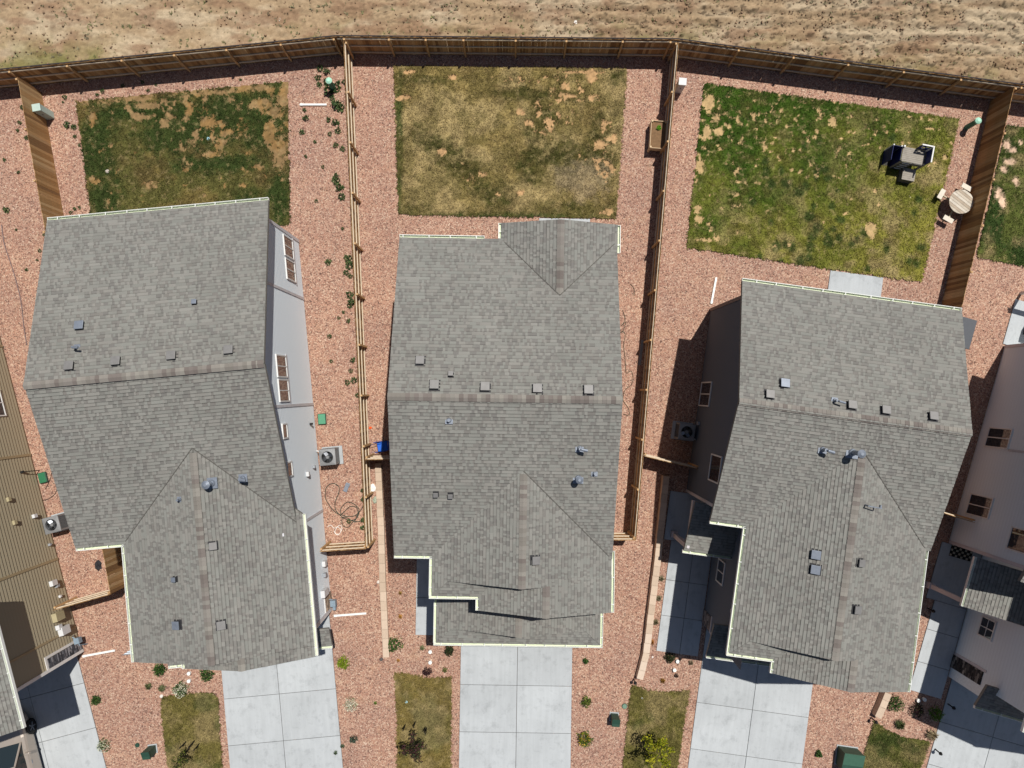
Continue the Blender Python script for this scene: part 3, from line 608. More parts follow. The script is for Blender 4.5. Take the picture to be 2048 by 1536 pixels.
def wallbox(h, n, v, z, d, m, name, proud=.05, lid=None):
    b = MB(); b.box((v, proud + d[1] / 2, z), d, h.frame(n, (0, 0)) if False else FRM); return b.build(name, m, h.e, bevel=.01)
FRM = h.frame(n_, wz); M_lg = mat('light_grey_box', (206, 208, 210), .5, .05); M_dg = mat('grey_meter_box', (150, 154, 160), .5, .08)
wallbox(h, n_, xw(-9.55), .95, (.26, .16, .38), M_lg, 'cable_box'); wallbox(h, n_, xw(-10.1), 1.0, (.18, .14, .3), M_dg, 'telephone_box'); wallbox(h, n_, xw(-10.85), 1.45, (.34, .2, .75), M_lg, 'electric_meter'); wallbox(h, n_, xw(-4.97), 2.35, (.22, .14, .2), M_lg, 'wall_vent'); wallbox(h, n_, xw(-4.75), 1.2, (.14, .12, .16), M_dg, 'air_conditioner_disconnect'); wallbox(h, n_, xw(-2.65), 1.05, (.1, .14, .14), M_black, 'hose_spigot')
b = MB(); b.tube([(4.2, -11.45, .55), (4.35, -11.45, .6), (4.42, -11.55, .5), (4.42, -11.9, .5), (4.42, -11.95, .1)], .03, 6); b.box((4.42, -11.62, .62), (.26, .3, .28)); b.box((4.42, -11.9, .5), (.14, .18, .16)); b.build('gas_meter', mat('blue_grey_paint', (128, 146, 160), .5, .1), h.e)
zf = lambda v: ZE + (7.0 - abs(v)) * PITCH
S2 = (0, -1)
for u, v in ((-2.93, .6), (-1.1, .62), (1.08, .63), (3.33, .65)): h.roof_vent(u, v, zf(v), (0, -1))
h.roof_vent(-2.72, 2.22, zf(2.22), S2, .36, M_galv); h.roof_vent(1.85, 2.75, zf(2.75), S2, .2, M_galv); h.pipe(-2.75, 1.35, zf(1.35), .05, .35, 0, True)
zwL = lambda u: ZE + (hw - abs(u - wl - hw)) * PITCH
for u, v, g, sz, mm in ((1.58, -7.08, (-1, 0), .3, None), (1.62, -10.3, (-1, 0), .34, None), (-.28, -10.22, (1, 0), .34, M_galv), (-.2, -8.35, (1, 0), .2, M_galv)): h.roof_vent(u, v, zwL(u), g, sz, mm)
h.pipe(1.75, -4.55, zwL(1.75) + .05, .09, .55, .17); h.pipe(2.92, -4.5, zf(-4.5), .07, .4, 0, True); h.pipe(.35, -5.1, zwL(.35), .045, .3)
h.finish()

# --- middle house
h = House('C', 'middle_house', 'house with small rear cross gable and low garage roof behind a straight white gutter', S_beige)
vf, vr, uL, uR = -6.7, 6.72, -4.6, 4.6
h.slope((uR, vr), (uL, vr), ZE, vr); h.slope((uL, vf), (uR, vf), ZE, -vf); h.ridge((uL, 0), (uR, 0), ZE + 6.71 * PITCH + .01)
bl, br_, vb = -.29, 4.63, 7.4; hb = (br_ - bl) / 2           # rear cross gable
h.slope((bl, vb), (bl, 3.6), ZE, hb, win=[(0, 0), (.7, 0), (vb - 3.6, hb), (0, hb)]); h.slope((br_, 3.6), (br_, vb), ZE, hb, win=[(vb - 3.6 - 1.25, 0), (vb - 3.6, 0), (vb - 3.6, hb), (0, hb)]); h.ridge((bl + hb, vb - .02), (bl + hb, 4.3), ZE + hb * PITCH)
wl, wr, vS, dS = -2.98, 4.56, -8.38, .68; hw = (wr - wl) / 2; vA = vS + dS; T = -2.6
h.slope((wl, T), (wl, vS), ZE, hw, win=[[(4.0 - 4.0 * dS / hw * 0, 0), (T - vS, 0), (T - vS - dS, dS), (4.0 - 4.0 * dS / hw, dS)], [(4.0 - 4.0 * dS / hw, dS), (T - vS - dS, dS), (T - vS - dS, hw), (0, hw)]])
h.slope((wr, vA), (wr, T), ZE, hw, win=[(0, 0), (1.4, 0), (vA * -1 + T, hw), (0, hw)])
h.slope((wl, vS), (2.2, vS), ZE, dS, dS, 0); h.ridge((wl + hw, vA), (wl + hw, -3.05), ZE + hw * PITCH)
zr_ = ZE + hw * PITCH; h.valley((wl + hw, vf + hw), zr_, (wr - .1, vf + .1), ZE + .03); h.valley((2.17, 4.26), ZE + .82, (-.15, 6.58), ZE + .04); h.valley((2.17, 4.26), ZE + .82, (4.5, 6.58), ZE + .04)
bl, br_, vB = -1.0, 4.58, -8.97; hb = (br_ - bl) / 2
h.slope((bl, -7.4), (bl, vB), ZE, hb); h.slope((br_, vB), (br_, -7.4), ZE, hb); h.ridge((bl + hb, vB), (bl + hb, vA + .05), ZE + hb * PITCH)
cl, cr_, vC, zc = -3.02, 4.46, -11.23, 3.5; hc = (cr_ - cl) / 2; dC = .72
h.slope((cl, -8.6), (cl, vC), zc, hc, win=[[(0, 0), (2.63, 0), (2.63 - dC, dC), (0, dC)], [(0, dC), (2.63 - dC, dC), (2.63 - dC, hc), (0, hc)]]); h.slope((cr_, vC), (cr_, -8.6), zc, hc, win=[[(0, 0), (2.63, 0), (2.63, dC), (dC, dC)], [(dC, dC), (2.63, dC), (2.63, hc), (dC, hc)]])
h.slope((cl, vC), (cr_, vC), zc, dC, dC, dC); h.ridge((cl + hc, vC + dC), (cl + hc, -8.9), zc + hc * PITCH)
h.gutter((bl, vr), (uL, vr), ZE); h.gutter((uL, vf), (wl, vf), ZE); h.gutter((wl, -6.75), (wl, vS), ZE); h.gutter((wl - .12, vS), (bl, vS), ZE); h.gutter((bl, vS - .1), (bl, vB), ZE); h.gutter((br_, vB), (br_, -6.4), ZE)
h.gutter((cl, -9.2), (cl, vC), zc); h.gutter((cl - .12, vC), (cr_ + .12, vC), zc); h.gutter((cr_, vC), (cr_, -9.0), zc); h.gutter((-.29, 7.4), (-.29, 6.75), ZE); h.gutter((4.63, 6.2), (4.63, 7.38), ZE)
h.prismv(-4.15, 4.15, -6.3, 6.3, ZE + .1, True, 2.05); h.prismv(-2.45, 4.05, -7.3, -6.2, ZE + .1, False, 1.0); h.prismv(-.45, 4.06, -8.6, -7.2, ZE + .1, False, .7); h.prismv(-2.5, 3.95, -10.75, -8.5, zc - .12); h.prismv(-2.4, 3.85, -10.15, -8.5, zc + .1, False, 1.0); h.prismv(.15, 4.1, 6.2, 6.98, ZE + .1, False, .65)
for n2, p2, l2, z2, pk in (((1, 0), (4.15, 0), 12.6, ZE, (0, 2.0)), ((-1, 0), (-4.15, 0), 12.6, ZE, (0, 2.0)), ((0, 1), (0, 6.3), 8.3, ZE, None), ((-1, 0), (-2.45, -6.8), 1.0, ZE, None)): h.siding(n2, p2, l2, .15, z2, False, pk)
zf = lambda v: ZE + (6.71 - abs(v)) * PITCH; zw = lambda u: ZE + (hw - abs(u - wl - hw)) * PITCH
FRMc = HO['C']
for u, v in ((-2.78, .46), (-.79, .42), (1.26, .38), (3.26, .36)): h.roof_vent(u, v, zf(v), S2)
h.roof_vent(-3.4, 1.42, zf(1.42), S2, .34); h.roof_vent(-2.16, .9, zf(.9), S2, .2); h.roof_vent(-2.78, -3.95, zf(-3.95), (0, 1), .2, M_vent); h.roof_vent(-2.18, -4.0, zf(-4.0), (0, 1), .2, M_vent)
h.pipe(-2.2, -.9, zf(-.9), .06, .25); h.pipe(3.0, -1.95, zf(-1.95), .065, .38, 0, True); h.pipe(3.0, -3.2, zf(-3.2), .085, .55, .15); h.pipe(3.65, -2.98, zf(-2.98), .05, .25)
h.roof_vent(1.3, -6.55, zw(1.3), (-1, 0), .33)
h.finish()

# --- right house, dark brown siding
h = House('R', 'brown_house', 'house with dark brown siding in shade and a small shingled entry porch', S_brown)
vf, vr, uL, uR = -5.0, 5.22, -4.75, 4.62
h.slope((uR, vr), (uL, vr), ZE, vr); h.slope((uL, vf), (uR, vf), ZE, -vf + .1); h.ridge((uL, .1), (uR, .1), ZE + 5.11 * PITCH + .01)
wl, wr, vS, dS = -3.2, 4.43, -10.4, .68; hw = (wr - wl) / 2; vA = vS + dS; T = -.9
h.slope((wl, T), (wl, vS), ZE, hw, win=[[(4.0 - 4.0 * dS / hw * 0, 0), (T - vS, 0), (T - vS - dS, dS), (4.0 - 4.0 * dS / hw, dS)], [(4.0 - 4.0 * dS / hw, dS), (T - vS - dS, dS), (T - vS - dS, hw), (0, hw)]]); h.slope((wr, vA), (wr, T), ZE, hw, win=[(0, 0), (-4.8 - vA, 0), (-vA + T, hw), (0, hw)])
h.slope((wl, vS), (2.2, vS), ZE, dS, dS, 0); h.ridge((wl + hw, vA), (wl + hw, -1.25), ZE + hw * PITCH)
zr_ = ZE + hw * PITCH; h.valley((wl + hw, vf + hw), zr_, (wr - .1, vf + .1), ZE + .03)
bl, br_, vB = -1.28, 4.42, -11.0; hb = (br_ - bl) / 2
h.slope((bl, -9.4), (bl, vB), ZE, hb); h.slope((br_, vB), (br_, -9.4), ZE, hb); h.ridge((bl + hb, vB), (bl + hb, vA + .05), ZE + hb * PITCH)
h.slope((-3.3, -11.5), (4.3, -11.5), 3.35, 1.6); h.gutter((-3.3, -11.5), (4.3, -11.5), 3.35)
h.slope((-4.9, -6.93), (-2.5, -6.93), 3.1, 2.38); h.gutter((-4.95, -6.93), (-2.6, -6.93), 3.1)
h.gutter((uR, vr), (uL, vr), ZE); h.gutter((uL, vf), (wl, vf), ZE); h.gutter((wl, -5.05), (wl, vS), ZE); h.gutter((wl - .12, vS), (bl, vS), ZE); h.gutter((bl, vS - .1), (bl, vB), ZE); h.gutter((br_, vB), (br_, -4.85), ZE)
h.prismv(-4.33, 4.2, -4.55, 4.8, ZE + .1, True, 1.5); h.prismv(-2.62, 3.9, -9.3, -4.5, ZE + .1, False, 1.0); h.prismv(-.6, 3.92, -10.34, -9.2, ZE + .1, False, .7); h.prismv(-2.615, 3.85, -11.05, -9.25, 3.28)
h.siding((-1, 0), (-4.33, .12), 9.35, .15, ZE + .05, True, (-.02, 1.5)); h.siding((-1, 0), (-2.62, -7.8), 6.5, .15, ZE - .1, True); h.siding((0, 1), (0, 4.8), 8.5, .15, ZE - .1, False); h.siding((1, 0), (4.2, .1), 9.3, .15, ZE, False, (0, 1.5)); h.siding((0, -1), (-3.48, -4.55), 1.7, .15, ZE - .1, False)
BT = mat('shaded_trim', (200, 196, 200), .7, .05, 3); nL = (-1, 0); pR = (-4.33, 0)
h.trimv(nL, pR, 4.72, .1, 5.9, .16, mat('brown_trim', (124, 112, 110), .7, .06), th=.064); h.trimv(nL, pR, -4.49, .1, 5.9, .14, BT, th=.064)
h.window(nL, pR, .42, 1.28, 1.15, 1.75, 1); h.window(nL, pR, -2.9, 4.5, 1.15, 1.55, 0)
h.window(nL, (-2.62, 0), -7.95, 1.85, 1.05, 1.0, 1); stone_veneer(h, nL, (-2.62, 0), -10.98, -10.3, .05, 1.35, [(120, 112, 110), (92, 86, 86), (150, 140, 136)]); h.trimh(nL, (-2.62, 0), -11.04, -10.25, 1.42, .12, BT); h.trimv(nL, (-2.62, 0), -11.02, 1.5, 3.3, .1, BT)
h.trimv(nL, (-2.62, 0), -9.18, 3.9, 6.0, .14, BT)
b = MB(); b.box((-4.72, -6.75, 1.55), (.2, .2, 3.0)); b.box((-4.72, -6.75, .2), (.3, .3, .4)); b.build('porch_post', BT, h.e)
b = MB(); b.box((-4.75, -5.7, 3.08), (.12, 2.2, .26)); b.box((-3.7, -6.78, 2.98), (2.1, .14, .22)); b.build('porch_beam', BT, h.e)
FRM = h.frame(nL, pR); wallbox(h, nL, -1.05, .9, (.16, .12, .24), M_dg, 'air_conditioner_disconnect')
zf = lambda v: ZE + (5.11 - abs(v - .1)) * PITCH; zw = lambda u: ZE + (hw - abs(u - wl - hw)) * PITCH
for u, v in ((-3.55, .52), (-.24, .55), (1.12, .53), (3.03, .55)): h.roof_vent(u, v, zf(v), S2, .34)
h.roof_vent(-2.95, 1.05, zf(1.05), S2, .36, M_galv); h.pipe(-.92, .66, zf(.62), .05, .3, 0, True); h.pipe(-1.0, -1.35, zf(-1.35), .07, .4, 0, True); h.pipe(.2, -1.3, zf(-1.3), .1, .75, .17)
for u, v, g, sz, mm in ((-.55, -5.65, (1, 0), .36, M_galv), (-.5, -6.25, (1, 0), .36, M_galv), (1.15, -5.7, (-1, 0), .3, None), (1.25, -7.6, (-1, 0), .32, None)): h.roof_vent(u, v, zw(u), g, sz, mm)
b = MB(); u0, v0 = 1.05, -3.35; b.cyl((u0, v0), .035, .035, zw(u0) - .02, zw(u0) + .35, 8); b.tube([(u0, v0, zw(u0) + .35), (u0 + .5, v0 - .02, zw(u0) + .38)], .025, 6); b.box((u0 + .5, v0 + .03, zw(u0) + .25), (.05, .14, .12)); b.build('roof_mast', M_galv, h.e)
h.finish()

# --- house at the far left, olive tan siding
h = House('FL', 'tan_house', 'house with olive tan lap siding, utility meters and a stone corner by the silver car', S_tan)
h.slope((.75, -17.85), (.75, -12.2), ZE, 3.6); h.slope((-6.45, -12.2), (-6.45, -17.85), ZE, 3.6); h.ridge((-2.85, -17.85), (-2.85, -12.2), ZE + 1.2); h.gutter((.75, -17.85), (.75, -12.2), ZE)
h.slope((.5, 5), (-9, 5), ZE, 8.8); h.slope((-9, -12.6), (.5, -12.6), ZE, 8.8); h.ridge((-9, -3.8), (.5, -3.8), ZE + 8.8 * PITCH)
h.prismv(-8.5, 0, -12.2, 4.6, ZE + .1, True, 2.7); h.prismv(-6, -.001, -16.5, -12.1, ZE + .1, False, .9)
h.siding((1, 0), (0, -3.8), 16.8, .15, ZE + .1, True, (0, 2.6)); h.siding((1, 0), (0, -14.35), 4.3, .15, ZE - .1, True)
FRM = h.frame((1, 0), (0, 0)); TT = mat('tan_trim', (158, 142, 112), .7, .06)
for v in (-6.28, -11.7, -.6): h.trimv((1, 0), (0, 0), xw(v), .1, 6.1, .12, TT, th=.065)
h.trimv((1, 0), (0, 0), xw(-15.25), .1, 6.0, .1, TT, th=.065)
h.window((1, 0), (0, 0), xw(-3.55), 1.9, 1.3, 1.5, 1); stone_veneer(h, (1, 0), (0, 0), xw(-15.98), xw(-16.44), .05, 2.6, [(84, 86, 92), (112, 112, 118), (62, 64, 70), (140, 140, 144)])
h.trimv((1, 0), (0, 0), xw(-15.9), .1, 2.75, .12, M_trim); h.trimv((1, 0), (0, 0), xw(-16.5), .05, 6.0, .14, M_trim, th=.1); h.trimh((1, 0), (0, 0), xw(-15.96), xw(-16.43), 2.69, .14)
TB = mat('tan_vent_box', (170, 160, 128), .6, .06)
wallbox(h, 0, xw(-8.26), 2.45, (.2, .12, .2), TB, 'wall_vent'); wallbox(h, 0, xw(-9.39), 2.45, (.2, .12, .2), TB, 'wall_vent'); wallbox(h, 0, xw(-9.33), 1.05, (.18, .14, .24), M_lg, 'air_conditioner_disconnect'); wallbox(h, 0, xw(-12.75), 1.0, (.26, .18, .38), M_lg, 'cable_box'); wallbox(h, 0, xw(-12.95), .75, (.16, .14, .2), M_dg, 'telephone_box'); wallbox(h, 0, xw(-14.35), 1.3, (.42, .24, .62), TB, 'electric_panel'); wallbox(h, 0, xw(-14.85), 1.42, (.22, .2, .26), M_lg, 'meter_head'); wallbox(h, 0, xw(-15.1), 1.15, (.4, .24, .6), M_lg, 'electric_meter'); wallbox(h, 0, xw(-13.5), .7, (.12, .1, .14), M_lg, 'telephone_box'); wallbox(h, 0, xw(-10.9), .5, (.12, .12, .14), M_dg, 'outlet_box')
b = MB(); b.tube([(.03, -7.1, 1.1), (.2, -7.1, 1.1), (.22, -7.12, .7), (.2, -7.15, .0)], .022, 6); b.box((.1, -7.08, 1.12), (.18, .1, .1)); b.build('hose_spigot', M_black, h.e)
b = MB(); b.tube([(.05, -15.6, .4), (.2, -15.62, .75), (.32, -15.75, .7), (.34, -16.1, .6), (.34, -16.25, .0)], .03, 6); b.box((.33, -15.85, .62), (.26, .28, .26)); b.build('gas_meter', mat('blue_grey_paint', (128, 146, 160), .5, .1), h.e)
h.finish()

# --- house at the far right, pale siding in shade
h = House('FR', 'pale_house', 'house with pale grey siding in shade and reflecting sliding windows', S_white)
h.slope((-.55, -10.95), (10, -10.95), ZE, 5.7); h.slope((10, .45), (-.55, .45), ZE, 5.7); h.ridge((-.55, -5.25), (10, -5.25), ZE + 5.7 * PITCH)
h.slope((1.4, -6), (1.4, -17), ZE, 3.6); h.slope((8.45, -17), (8.45, -6), ZE, 3.6); h.ridge((4.85, -17), (4.85, -7), ZE + 1.2); h.gutter((1.4, -11.0), (1.4, -17), ZE)
h.prismv(0, 9.5, -10.4, -.02, ZE + .1, True, 1.7); h.prismv(1.82, 8, -16.4, -9.9, ZE + .1, False, .9)
h.siding((-1, 0), (0, -5.21), 10.35, .15, ZE + .05, True, (0, 1.7)); h.siding((-1, 0), (1.82, -13.2), 6.4, .15, ZE - .1, True)
pF = (0, 0); h.trimv(nL, pF, -10.36, .1, 5.9, .16, BT, th=.064); h.trimv(nL, pF, -.1, .1, 5.9, .16, BT, th=.064); h.trimv(nL, pF, -5.35, 2.4, 6.2, .1, mat('pale_trim', (190, 190, 196), .7, .05), th=.063)
h.window(nL, pF, -4.82, 1.52, .95, 1.6, 1); h.window(nL, pF, -8.25, 1.55, 1.0, 1.6, 1); h.window(nL, pF, -9.3, 4.7, 1.0, 1.3, 0)
h.window(nL, (1.82, 0), -13.8, 1.75, .9, .95, 1, True)
stone_veneer(h, nL, (1.82, 0), -16.4, -15.75, .05, 2.3, [(60, 58, 58), (84, 80, 78), (44, 42, 44), (130, 126, 122)]); h.trimv(nL, (1.82, 0), -15.68, .1, 2.45, .12, BT)
h.slope((-.6, -10.6), (-.6, -12.95), 3.2, 2.45, pitch=PITCH); h.gutter((-.6, -10.6), (-.6, -12.95), 3.2)
h.slope((1.25, -17.2), (8.2, -17.2), 3.1, 1.15); h.gutter((1.25, -17.2), (8.2, -17.2), 3.1); h.prismv(1.83, 7.9, -16.9, -16.35, 3.1)
b = MB(); b.box((-.42, -12.75, 1.6), (.2, .2, 3.1)); b.box((-.42, -12.75, .2), (.3, .3, .4)); b.build('porch_post', BT, h.e)
h.finish()
# ------------------------------------------------------------------ paving
def toW(key, u, v, z=0):
    (x, y), a = HO[key]; a = R(a); return Vector((x + u * math.cos(a) - v * math.sin(a), y + u * math.sin(a) + v * math.cos(a), z))
M_joint = mat('joint_grit', (96, 96, 96), .95, .1)
def paving(name, key, cells, top=.05):
    (x, y), a = HO[key]; e = kind(empty(name, (x, y, 0), R(a)), 'structure')
    for u0, u1, v0, v1 in cells:
        m = MB(); m.box(((u0 + u1) / 2, (v0 + v1) / 2, -.012), (u1 - u0 - .004, v1 - v0 - .004, .05)); m.build('joint_bed', M_joint, e)
        m = MB(); g = .011; m.box(((u0 + u1) / 2, (v0 + v1) / 2, top / 2 + .008), (u1 - u0 - 2 * g, v1 - v0 - 2 * g, top - .016)); m.build('slab', M_concrete, e, bevel=.008)
    return e
def grid(us, vs): return [(a, b, c, d) for a, b in zip(us, us[1:]) for c, d in zip(vs, vs[1:])]
vsL = [-23.2, -20.8, -18.44, -16.08, -13.7, -12.02]; paving('driveway', 'L', grid([-1.68, 1.13, 4.0], vsL))
paving('driveway', 'C', grid([-2.12, .75, 3.52], [-21.7, -19.3, -16.92, -14.55, -12.2, -10.78]))
paving('driveway', 'R', grid([-2.42, .42, 3.28], [-22, -19.7, -17.35, -15.0, -12.7, -11.08]))
paving('driveway', 'FL', grid([-6, -3.1, -.3], [-25, -22.7, -20.42, -18.1, -16.55])); paving('driveway', 'FR', grid([2.02, 4.8, 7.6], [-24, -21.4, -19.2, -16.95]))
paving('walkway', 'C', [(-4.42, -2.95, -10.2, -8.0), (-4.42, -3.2, -12.1, -10.2), (-4.42, -2.52, -8.0, -6.35)]); paving('walkway', 'R', grid([-4.78, -3.6, -2.66], [-12.72, -10.9, -9.1, -7.1]) + [(-5.15, -2.68, -7.1, -4.62)])
paving('walkway', 'R', [(-3.6, -2.66, -12.72, -12.7)]) if False else None
paving('walkway', 'FR', grid([.1, 1.78], [-18.1, -16.6, -14.9, -13.4]) + [(-.35, 1.78, -13.4, -10.45)])
paving('patio', 'C', [(1.5, 4.1, 6.99, 9.1)]); paving('patio', 'R', [(1.4, 4.12, 4.85, 7.55)]); paving('patio', 'FR', [(-.15, 4, .02, 2.4)]); paving('stoop', 'L', [(-3.9, -2.3, -9.4, -6.5)])

# ------------------------------------------------------------------ timber fences
WC = [lin(c) for c in [(200, 158, 110), (182, 142, 96), (210, 174, 128), (150, 114, 78), (192, 156, 114), (176, 134, 88)]]
BDM = []
for c in WC:
    for hh in (1.735, 1.75):
        m = MB(); m.col = tuple(v * .74 for v in c); m.box((0, 0, hh / 2 + .02), (.139, .019, hh)); BDM.append(m.mesh('board', M_wood))
pm = MB(); pm.col = tuple(v * .78 for v in lin((212, 174, 128))); pm.box((0, 0, .86), (.09, .09, 1.74)); PSM = pm.mesh('post', M_wood)
rm = MB(); rm.col = tuple(v * .8 for v in lin((226, 210, 186))); rm.box((0, 0, 0), (1, .045, .09)); RLM = rm.mesh('rail', M_wood)
rm = MB(); rm.col = lin((62, 56, 56)); rm.box((0, 0, 0), (1, .055, .11)); CPM = rm.mesh('top_strip', M_wood)  # dark strip laid along the tops of the boards
def fence(a, b, side, label, posts=None, spacing=2.44, cat='fence', name='wooden_fence', ends=(True, True), rails=(.25, .92, 1.6), cap=False):
    """side=+1: boards on the left of a->b; posts and rails on the other side"""
    a = Vector((a[0], a[1], 0)); b = Vector((b[0], b[1], 0)); d = b - a; L = d.length
    e = tag(empty(name, a, math.atan2(d.y, d.x)), label, cat, 'cedar board fences'); n = max(1, round(L / .143)); w_ = L / n; rg = random.Random(int(L * 100)); y = side * .012
    for k in range(n):
        put(rg.choice(BDM), 'board', e, Matrix.Translation(((k + .5) * w_, y, rg.uniform(-.012, .012))) @ Matrix.Rotation(rg.uniform(-.006, .006), 4, 'Y') @ Matrix.Diagonal((w_ / .1425, 1, 1, 1)))
    if posts is None:
        m = max(1, round(L / spacing)); posts = [L * k / m for k in range(m + 1)]; posts[0] += .06; posts[-1] -= .06
        if not ends[0]: posts = posts[1:]
        if not ends[1]: posts = posts[:-1]
    for x in posts: put(PSM, 'post', e, Matrix.Translation((x, -side * .095, 0)))
    if cap:
        for k in range(max(1, round(L / 3.6))):
            l = L / max(1, round(L / 3.6)); put(CPM, 'top_strip', e, Matrix.Translation(((k + .5) * l, side * .05, 1.735)) @ Matrix.Diagonal((l - .004, 1, 1, 1)))
    xs = sorted(set([0.0] + list(posts) + [L]))
    for x0, x1 in zip(xs, xs[1:]):
        if x1 - x0 < .2: continue
        for z in rails: put(RLM, 'rail', e, Matrix.Translation(((x0 + x1) / 2, -side * .026, z)) @ Matrix.Diagonal((x1 - x0 - .004, 1, 1, 1)))
    return e
def along(a, b, pix): d = (b - a).normalized(); return [(P(*p) - a).dot(d) for p in pix]
fence(FA[0], FA[1], 1, 'long cedar fence between the tan house yard and the dirt field, rails facing the yards', along(FA[0], FA[1], [(-40, 182), (66, 171), (176, 160), (280, 150), (380, 139.5), (479.5, 130), (583, 119.5), (684, 109)]), cap=True)
fence(FA[1], FA[2], 1, 'cedar fence behind the straw yellow lawn along the dirt field', along(FA[1], FA[2], [(704, 108), (789.5, 108), (859.5, 110), (931.5, 110), (1031, 113.7), (1127.7, 113.7), (1235, 113.7), (1326, 114)]), cap=True)
fence(FA[2], FA[3], 1, 'cedar fence behind the playset lawn along the dirt field', along(FA[2], FA[3], [(1456.5, 128.7), (1561, 142.5), (1665, 157.5), (1771, 170), (1880, 185), (1995, 200), (2090, 212)]), cap=True)
F1a, F1b = Vector((-23.96, 15.2, 0)), Vector((-19.32, -9.77, 0)); fence(F1a, F1b, 1, 'cedar side fence left of the grey house, flat boards facing the grey house')
fence(F1b, (-22.05, -10.53), 1, 'short cedar fence return between the grey house side fence and the tan house')
F2a, F2b = Vector((-8.15, 16.95, 0)), Vector((-7.03, -7.58, 0)); fence(F2a, F2b, -1, 'cedar side fence between the grey and middle houses, rails facing the middle house')
fence(F2b, (-9.25, -7.72), 1, 'short cedar fence return closing the gap beside the grey house')
fence((-7.08, -3.3), (-4.5, -3.28), -1, 'short cedar gate panel behind the blue folded chair', cat='fence')
F3a, F3b = Vector((8.07, 16.9, 0)), Vector((5.96, -7.17, 0)); fence(F3a, F3b, 1, 'cedar side fence between the middle and brown houses, rails facing the middle house')
fence(F3b, (4.05, -7.17), 1, 'short cedar fence return closing the gap at the front of the middle house'); fence((6.36, -3.13), (9.0, -3.76), -1, 'short cedar fence return beside the shaded brown house wall')
F4a, F4b = Vector((24.35, 14.75, 0)), Vector((19.4, -5.42, 0)); fence(F4a, F4b, -1, 'cedar side fence right of the playset lawn, flat boards facing the lawn'); fence((19.5, -5.46), (22.3, -6.33), -1, 'short cedar fence return between the brown and pale houses')

# ------------------------------------------------------------------ yard objects
def thing(name, label, cat, loc, rz=0, group=None): return tag(empty(name, loc, rz), label, cat, group)
M_acg = mat('condenser_grey', (134, 136, 138), .5, .06, 4, metal=.2); M_acd = mat('condenser_louvre', (92, 94, 96), .55, .08, 4); M_blade = mat('fan_blade', (120, 124, 130), .25, .05, metal=.8)
def ac(loc, rz, label, w_=.8, h_=.82):
    e = thing('air_conditioner', label, 'air conditioner', loc, rz, 'condensers beside the houses')
    m = MB(); m.box((.05, 0, .04), (w_ + .22, w_ + .12, .08)); m.build('concrete_pad', M_concrete, e)
    z0 = .08; m = MB(); r = w_ / 2
    for s in range(4):
        T = Matrix.Rotation(s * math.pi / 2, 4, 'Z'); m.box((r - .03, 0, z0 + h_ / 2), (.03, w_ - .16, h_ - .04), T)
    lv = m.build('inner_panel', mat('condenser_coil', (48, 50, 52), .7, .1), e)
    m = MB()
    for s in range(4):
        T = Matrix.Rotation(s * math.pi / 2, 4, 'Z')
        for k in range(11): m.box((r - .012, 0, z0 + .06 + k * (h_ - .12) / 10), (.03, w_ - .14, .028), T)
    m.build('louvres', M_acd, e)
    m = MB()
    for a in (-1, 1):
        for b in (-1, 1): m.box((a * (r - .045), b * (r - .045), z0 + h_ / 2), (.09, .09, h_))
    m.box((0, 0, z0 + .02), (w_ - .1, w_ - .1, .04)); m.build('corner_post', M_acg, e)
    m = MB(); n = 32; R0 = .29; zt = z0 + h_      # top plate with round fan opening
    def sq(t):
        c, s = math.cos(t), math.sin(t); k = r / max(abs(c), abs(s)); x, y = c * k, s * k; q = .92
        if abs(x) > r * .86 and abs(y) > r * .86: x *= .965; y *= .965
        return x, y
    for k in range(n):
        t0, t1 = 2 * math.pi * k / n, 2 * math.pi * (k + 1) / n; a, b = sq(t0), sq(t1)
        ia, ib = (R0 * math.cos(t0), R0 * math.sin(t0)), (R0 * math.cos(t1), R0 * math.sin(t1))
        m.poly([(*a, zt), (*b, zt), (*ib, zt + .035), (*ia, zt + .035)][::-1] if False else [(*ia, zt + .035), (*a, zt), (*b, zt), (*ib, zt + .035)])
        m.poly([(*a, zt - .05), (*b, zt - .05), (*b, zt), (*a, zt)]); m.poly([(*ib, zt + .035), (*ib, zt - .12), (*ia, zt - .12), (*ia, zt + .035)])
    m.build('top_cover', M_acg, e)
    m = MB(); m.cyl((0, 0), .29, .29, zt - .3, zt - .29, 24); m.build('fan_shroud', M_black, e)
    f = MB(); f.cyl((0, 0), .09, .085, zt - .16, zt - .02, 16); fo = f.build('fan_hub', M_acg, e)
    for k in range(4):
        t = k * math.pi / 2 + .5; T = Matrix.Rotation(t, 4, 'Z') @ Matrix.Translation((.18, 0, zt - .1)) @ Matrix.Rotation(R(24), 4, 'X'); b = MB(); b.box((0, 0, 0), (.19, .17, .008), T); b.build('fan_blade', M_blade, fo)
    g = MB()
    for rr in (.1, .155, .21, .265):
        pts = [(rr * math.cos(t), rr * math.sin(t), zt + .03) for t in np.linspace(0, 2 * math.pi, 25)]; g.tube(pts, .003, 4)
    for k in range(8): t = k * math.pi / 4; g.tube([(.05 * math.cos(t), .05 * math.sin(t), zt + .034), (.29 * math.cos(t), .29 * math.sin(t), zt + .034)], .004, 4)
    g.build('fan_guard', M_acd, e)
    b = MB(); b.tube([(-r + .03, r - .2, .5), (-r - .1, r - .1, .52), (-r - .22, r - .06, .5)], .03, 6); b.build('refrigerant_line', M_trim, e); return e
q = P(664, 911); ac((q.x, q.y, 0), R(5.3), 'grey condenser with white lit fan blade on a pad by the light grey wall')
q = P(126, 1043); ac((q.x, q.y, 0), R(15), 'grey condenser standing by the olive tan wall')
q = P(1361, 862); ac((q.x + .1, q.y, 0), R(172), 'grey condenser in the shade of the dark brown wall')

